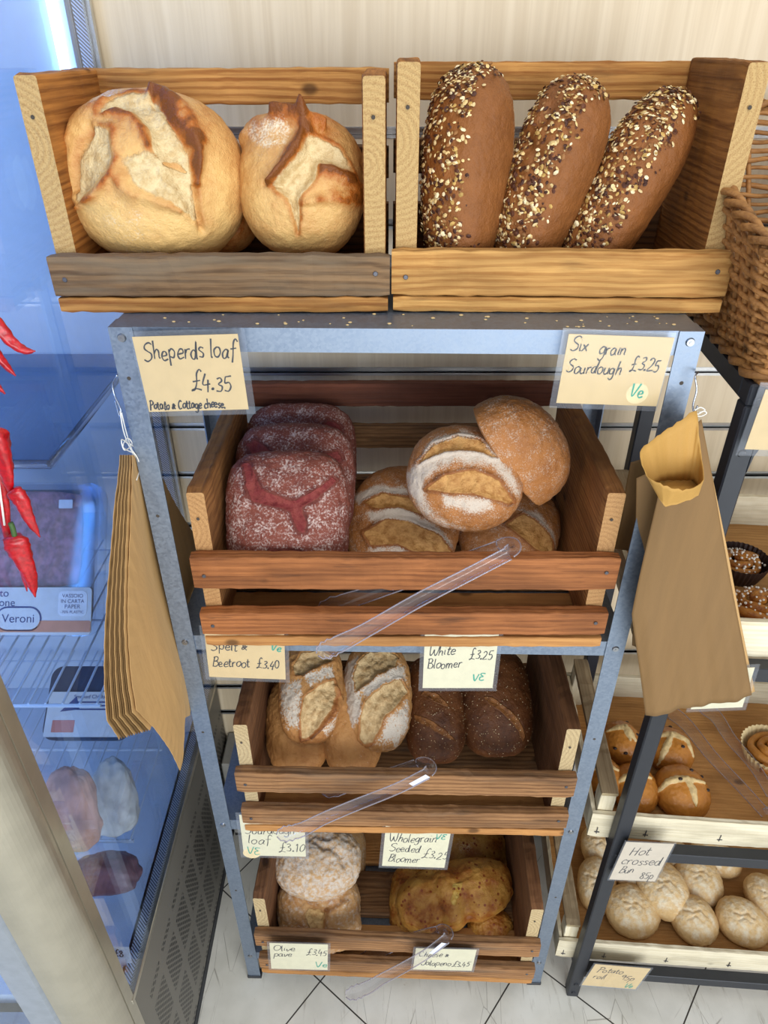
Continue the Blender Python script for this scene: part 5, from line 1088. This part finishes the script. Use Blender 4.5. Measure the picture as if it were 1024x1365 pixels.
for i, (px, py, rx, ry, lab, lf) in enumerate(PR):
    roll(lab, px, py, rx, ry, 200+i, lf, ang=0.5*math.sin(i*2.3), bake=0.42, fl0=-0.12, topflour=0.55, crack=wr(px, py-6, 12+3*(i % 2)))
def bun(lab, px, py, rx, ry, sd, cross):
    o, inf = roll(lab, px, py, rx, ry, sd, 0.0, zU, name='hot_cross_bun', mat='bun', hz=0.036, bake=0.45, fl0=-0.6, crumb=[(cr, 0.0, 0.0, 0.03) for cr in []], ridge=[(cr, 0.0055, 0.0035, -0.9) for cr in cross])
    me = o.data; a_ = me.color_attributes['mask']; arr = np.zeros(len(me.vertices)*4, np.float32); a_.data.foreach_get('color', arr); arr = arr.reshape(-1, 4); w = np.clip(-(arr[:, 2]-0.25)*3.0, 0, 1); arr[:, 0] = np.maximum(arr[:, 0], w); a_.data.foreach_set('color', arr.ravel())
    rg = np.random.RandomState(sd); up = [i for i in range(len(inf['N'])) if inf['N'][i][2] > 0.25]
    for i in rg.choice(up, 4, replace=False):
        D, F = csph(4); obj('raisin', D*np.array([0.0042, 0.0032, 0.0026])+inf['P'][i], F, M['raisin'], o, True)
    return o
M['raisin'] = m_plain('dark_raisin', srgb(44, 24, 18), 0.35)
bun('hot cross bun at the front of the middle tray, its cross facing the camera', 908, 1056, 36, 33, 301, [[(874, 1056), (890, 1044), (912, 1042), (938, 1044)], [(912, 1040), (920, 1055), (926, 1075)]])
bun('hot cross bun behind the front one, against the black post', 893, 1000, 31, 28, 302, [[(868, 984), (893, 982), (915, 990), (924, 1008)], [(893, 982), (886, 1000), (880, 1016)]])
bun('hot cross bun partly hidden by the black post, front left', 846, 1052, 30, 30, 303, [[(820, 1045), (840, 1035), (866, 1040)]])
bun('hot cross bun at the back left of the middle tray, between leg and post', 828, 990, 26, 26, 304, [[(810, 975), (832, 972), (846, 990)], [(832, 972), (838, 990)]])
bun('hot cross bun showing left of the post beside the tray side rail', 806, 1040, 24, 26, 305, [[(790, 1028), (806, 1022), (822, 1030)]])

def swirl(lab, px, py, r_px, zt, seed, case, sugar=True, name='cinnamon_bun', pale=False):
    c = on_tray(px, py, zt, 0.02); k = np.dot(c-CAM, FW)/F_PX; R = r_px*k
    t = thing(name, lab, 'bun', c-np.array([0, 0, 0.026]))
    turns = 2.6; n = 150; pts = []; rad = []
    for i in range(n):
        s_ = i/(n-1); a = seed+s_*turns*2*math.pi; rr0 = R*(0.90*(1-s_)**0.85+0.03); pts.append((rr0*math.cos(a), rr0*math.sin(a)*0.95, 0.024+0.016*s_+0.002*math.sin(a*3+seed))); rad.append(R*0.19*(0.85+0.15*math.sin(a*2)))
    v, f = tube_geo(pts, np.array(rad), 12); v = np.array(v); v[:, 2] *= 1.0
    o = obj('dough_coil', v, f, mbr['cinn'], t, True); mk = np.zeros((len(v), 4), np.float32); nz = fbm(v*90+seed, 3, 3); mk[:, 2] = 0.30+0.9*(nz-0.5)+0.35*np.sin(np.arange(len(v)) % 12/12*6.28); mk[:, 1] = -0.8; mk[:, 3] = 1
    if pale: mk[:, 2] *= 0.6
    o.data.color_attributes.new('mask', 'FLOAT_COLOR', 'POINT').data.foreach_set('color', mk.ravel())
    rg = np.random.RandomState(int(seed*10)+3)
    if sugar:
        m = MB()
        for i in range(70):
            a = rg.rand()*6.28; q_ = R*0.95*math.sqrt(rg.rand()); D, F = csph(2); s_ = rg.uniform(0.0013, 0.0024); m.add(D*s_+np.array([q_*math.cos(a), q_*math.sin(a), 0.047-0.020*(q_/R)**2]), F)
        o = m.build('sugar_pearls', M['sugar'], t, True); o['kind'] = 'stuff'
    if case:
        n = 72; V = []; F = []
        for j, (rr0, z) in enumerate(((0.74, 0.0), (0.80, 0.002), (0.98, 0.022), (1.10, 0.040))):
            for i in range(n): a = 2*math.pi*i/n; q_ = R*rr0*(1+(0.022 if i % 2 else -0.022)*min(j, 2)/2); V.append((q_*math.cos(a), q_*math.sin(a), z))
        for j in range(3):
            for i in range(n): F.append((j*n+i, j*n+(i+1) % n, (j+1)*n+(i+1) % n, (j+1)*n+i))
        F.append(tuple(range(n))[::-1]); o = obj('paper_case', V, F, M[case], t); md = o.modifiers.new('thickness', 'SOLIDIFY'); md.thickness = 0.0005
    return t
M['sugar'] = m_plain('pearl_sugar', srgb(238, 232, 222), 0.5, var=0.03); M['case_dark'] = m_plain('dark_brown_case', srgb(52, 32, 26), 0.6); M['case_cream'] = m_plain('cream_case', srgb(232, 210, 160), 0.6)
swirl('cinnamon bun in a dark paper case, rear one on the highest tray', 986, 752, 33, zT, 0.4, 'case_dark'); swirl('cinnamon bun with sugar pearls at the front of the highest tray', 1012, 806, 36, zT, 2.1, None)
swirl('swirled bun in cream fluted case at the right of the middle tray', 1026, 1002, 34, zU, 4.0, 'case_cream', sugar=False, pale=True)
hT = on_tray(1018, 1082, zU, 0.016)
tt = thing('plastic_tongs', 'clear plastic tongs lying in the middle tray beside the hot cross buns', 'tongs', hT)
tp = lambda px, py, z: on_tray(px, py, zU, z)-hT
wdir = (1, 0.3, 0)
a1 = [tp(1022, 1085, .016), tp(990, 1050, .018), tp(950, 1008, .018), tp(915, 965, .014), tp(890, 945, .012)]; a2 = [tp(1030, 1060, .016), tp(1005, 1020, .02), tp(975, 985, .02), tp(955, 955, .016), tp(935, 940, .012)]
arm('arm', a1, [.018, .02, .024, .03], wdir, tt); arm('arm', a2, [.018, .02, .024, .03], wdir, tt); arm('hinge', [a1[0], (a1[0]+a2[0])/2+np.array([.012, -.006, 0]), a2[0]], [.018]*2, wdir, tt, .003)

# ------------------------------------------------------------------ wicker basket on the rack
BZ = RZ+0.0005
bk = thing('wicker_basket', 'brown woven wicker basket on top of the black rack at the right edge', 'basket', rk(0.0, 0.0, BZ), RR)
BX, BY, BR = 0.36, 0.34, 0.032
def peri(s_, grow, nseg=1):
    w, h, r = BX/2+grow, BY/2+grow, BR+grow*0.5; per = [2*(w-r), math.pi*r/2, 2*(h-r), math.pi*r/2]*2; tot = sum(per); d = (s_ % 1.0)*tot
    cs = [(-(w-r), -h), None]
    segs = [((-(w-r), -h), (1, 0)), ((w-r, -(h-r)), -90), ((w, -(h-r)), (0, 1)), ((w-r, h-r), 0), ((w-r, h), (-1, 0)), ((-(w-r), h-r), 90), ((-w, h-r), (0, -1)), ((-(w-r), -(h-r)), 180)]
    for L, (o_, d_) in zip(per, segs):
        if d <= L:
            if isinstance(d_, tuple): return np.array([o_[0]+d_[0]*d, o_[1]+d_[1]*d]), np.array([d_[1], -d_[0]])
            a = math.radians(d_)+d/r; return np.array([o_[0]+r*math.cos(a), o_[1]+r*math.sin(a)]), np.array([math.cos(a), math.sin(a)])
        d -= L
    return peri(0.0, grow)
def bh(p):   # rim height: front dips, back rises
    y = p[1]/(BY/2); x = p[0]/(BX/2); return 0.165+0.055*max(-1, min(1.2, y+0.3))-0.055*max(0, -y-0.55)*2*(1-min(1, abs(x)))
def bpt(s_, t_, off):
    p0, _ = peri(s_, 0.0); H = bh(p0); g_ = 0.052*(t_*H/0.2); p, nn = peri(s_, g_); return np.array([p[0]+nn[0]*off+BX/2+0.006, p[1]+nn[1]*off+BY/2-0.006, t_*H+0.006])
NS = 48; RW = 21; m = MB()
for r0 in range(RW):
    tt_ = (r0+0.5)/RW; pts = []
    for i in range(NS*4+1):
        s_ = i/(NS*4); ph = math.pi*(i/4.0)+(r0 % 2)*math.pi; pts.append(bpt(s_, min(1, tt_+0.006*math.sin(i*0.7+r0)), 0.0042*math.cos(ph)))
    v, f = tube_geo(np.array(pts), 0.0032+0.0005*math.sin(r0*1.7), 6, False); m.add(v, f)
for i in range(NS):
    pts = [bpt(i/NS, t_, 0.0) for t_ in np.linspace(0, 1.02, 8)]; v, f = tube_geo(np.array(pts), 0.0036, 6); m.add(v, f)
w_ = m.build('woven_wall', M['wicker'], bk, True)
m = MB()
for q_ in range(3):
    pts = [bpt(i/(NS*5), 1.02, 0.006*math.cos(i*0.55+q_*2.09))+np.array([0, 0, 0.006*math.sin(i*0.55+q_*2.09)]) for i in range(NS*5+1)]; v, f = tube_geo(np.array(pts), 0.0040, 7, False); m.add(v, f)
m.build('braided_rim', M['wicker'], bk, True)
m = MB()
for q_ in range(2):
    pts = [bpt(i/(NS*5), 0.0, 0.004+0.004*math.cos(i*0.5+q_*3.14))+np.array([0, 0, 0.004*math.sin(i*0.5+q_*3.14)]) for i in range(NS*5+1)]; v, f = tube_geo(np.array(pts), 0.005, 7, False); m.add(v, f)
m.build('base_band', M['wicker'], bk, True)
m = MB(); v, f = extrude_poly([(p[0]+BX/2+0.006, p[1]+BY/2-0.006) for p in [peri(i/60, -0.004)[0] for i in range(60)]], lambda u, w, z: (u, w, z), 0.002, 0.007); m.add(v, f); m.build('base', M['wicker'], bk)
# kraft sheet in the basket
V = []; F = []; n = 14; o0 = rk(0.19, 0.16, BZ)
for j in range(n+1):
    for i in range(n+1):
        u, w = i/n*2-1, j/n*2-1; V.append((u*0.135, w*0.11, 0.085+0.045*w+0.010*math.sin(u*5+1)+0.008*math.sin(w*6+u*3)-0.03*abs(u)**3))
for j in range(n):
    for i in range(n): F.append((j*(n+1)+i, j*(n+1)+i+1, (j+1)*(n+1)+i+1, (j+1)*(n+1)+i))
o = obj('paper_sheet', V, F, M['kraft'], None, True, o0, (0, 0, RR)); md = o.modifiers.new('thickness', 'SOLIDIFY'); md.thickness = 0.0012; tag(o, 'crumpled kraft paper sheet lying in the wicker basket', 'paper')

# ------------------------------------------------------------------ string of dried chillies, left edge
def chili(lab, pts, wpx, Y, stem=None, seed=0):
    base = atY(pts[0][0], pts[0][1], Y); P = smooth_path([atY(px, py, Y+dy)-base for px, py, dy in [(a[0], a[1], (a[2] if len(a) > 2 else 0)) for a in pts]], 8); n = len(P); k = np.dot(base-CAM, FW)/F_PX
    s_ = np.linspace(0, 1, n); R = wpx*k*0.5*np.clip(np.minimum((s_+0.06)*9, 1.0), 0, 1)*(1-s_**2.2)**0.8; R = np.maximum(R, 0.0007)
    _, T, N, B = frames(P); V = []; F = []; K = 14
    for i in range(n):
        for q_ in range(K):
            a = 2*math.pi*q_/K; w = 1+0.16*math.sin(3*a+seed+s_[i]*3)+0.10*math.sin(5*a+s_[i]*11+seed)+0.07*math.sin(s_[i]*40+q_*1.3); V.append(P[i]+R[i]*w*(math.cos(a)*N[i]+0.8*math.sin(a)*B[i]))
    for i in range(n-1):
        for q_ in range(K): F.append((i*K+q_, i*K+(q_+1) % K, (i+1)*K+(q_+1) % K, (i+1)*K+q_))
    F += [tuple(range(K))[::-1], tuple(range((n-1)*K, n*K))]
    t = thing('dried_chili', lab, 'chili', base); obj('pod', V, F, M['chili'], t, True)
    if stem: wire('stem', [atY(px, py, Y)-base for px, py in stem], 0.0028, 'chili_stem', t, 7)
    return t
YC = -0.155
chili('topmost red chili, curved tip pointing right at the left photo edge', [(-26, 418), (-6, 432), (14, 455), (32, 467), (47, 468)], 20, YC, seed=1)
chili('short red chili second from the top at the left photo edge', [(-24, 450), (-8, 468), (8, 488), (21, 501)], 15, YC, seed=2)
chili('red chili tip third from the top, barely inside the left photo edge', [(-26, 490), (-10, 508), (7, 525)], 14, YC, seed=3)
chili('long red chili pod hanging beside the fridge glass, broad top', [(-6, 572), (2, 600), (10, 632), (14, 660)], 28, YC, seed=4)
chili('long thin dark red chili in the middle of the string', [(-10, 610), (2, 650), (8, 700), (13, 735)], 20, YC+0.006, seed=5)
chili('slim red chili slanting right, ending beside the cured meat pack', [(17, 652), (28, 665), (38, 690), (53, 716)], 22, YC-0.004, seed=6)
chili('lowest red chili with a green stem and two-lobed tip', [(19, 714), (26, 735), (38, 765), (47, 796)], 30, YC-0.006, stem=[(14, 697), (17, 704), (20, 716)], seed=7)
chili('narrow chili lobe beside the lowest chili', [(22, 735), (30, 760), (36, 788)], 12, YC-0.002, seed=8)
wire_o = wire('hanging_string', [atY(-28, 300, YC)-atY(-28, 300, YC), atY(-24, 420, YC)-atY(-28, 300, YC), atY(-12, 560, YC)-atY(-28, 300, YC), atY(6, 700, YC)-atY(-28, 300, YC)], 0.0012, 'string'); wire_o.location = tuple(float(a) for a in atY(-28, 300, YC)); tag(wire_o, 'string the red chillies hang from, beside the fridge glass', 'string')
# crumbs on the top shelf
rg = np.random.RandomState(5); m = MB()
for i in range(46):
    x, y = rg.uniform(-0.25, 0.33), rg.uniform(0.008, 0.048); s_ = rg.uniform(0.0007, 0.002); D, F = csph(2); m.add(D*np.array([s_*1.4, s_, s_*0.6])+np.array([x, yu(x)+y, 1.5+s_*0.5]), F)
o = m.build('crumbs', M['sugar'] if False else M['card'], None, True); o['kind'] = 'stuff'; tag(o, 'pale crumbs and oat flakes scattered on the top shelf edge', 'crumbs')
# ------------------------------------------------------------------ groups for repeated things
GROUPS = {'round_loaf': 'round loaves in the top left crate', 'seeded_long_loaf': 'six-grain loaves in the top crate', 'beetroot_loaf': 'beetroot loaves in the red-brown crate', 'oval_bloomer': 'white bloomers in the red-brown crate',
          'sourdough_baton': 'sourdough batons on the third shelf', 'dark_seeded_loaf': 'dark seeded loaves on the third shelf', 'olive_loaf': 'olive loaves on the lowest shelf', 'cheese_loaf': 'cheese loaves on the lowest shelf',
          'price_card': 'handwritten price cards', 'plastic_tongs': 'clear plastic tongs', 'wooden_tray': 'wooden trays on the black rack', 'potato_roll': 'potato rolls in the lowest tray', 'hot_cross_bun': 'hot cross buns in the middle tray',
          'cinnamon_bun': 'swirled buns on the black rack', 'dried_chili': 'dried red chillies on the string', 'wire_hook': 'wire hooks on the shelving unit legs', 'string_tie': 'strings tying the paper bags', 'cured_meat_bag': 'bagged meats low in the fridge'}
for o in list(SC.objects):
    if o.parent is None and 'label' in o and 'group' not in o:
        kind_name = o.name.split('.')[0]
        if kind_name in GROUPS: o['group'] = GROUPS[kind_name]
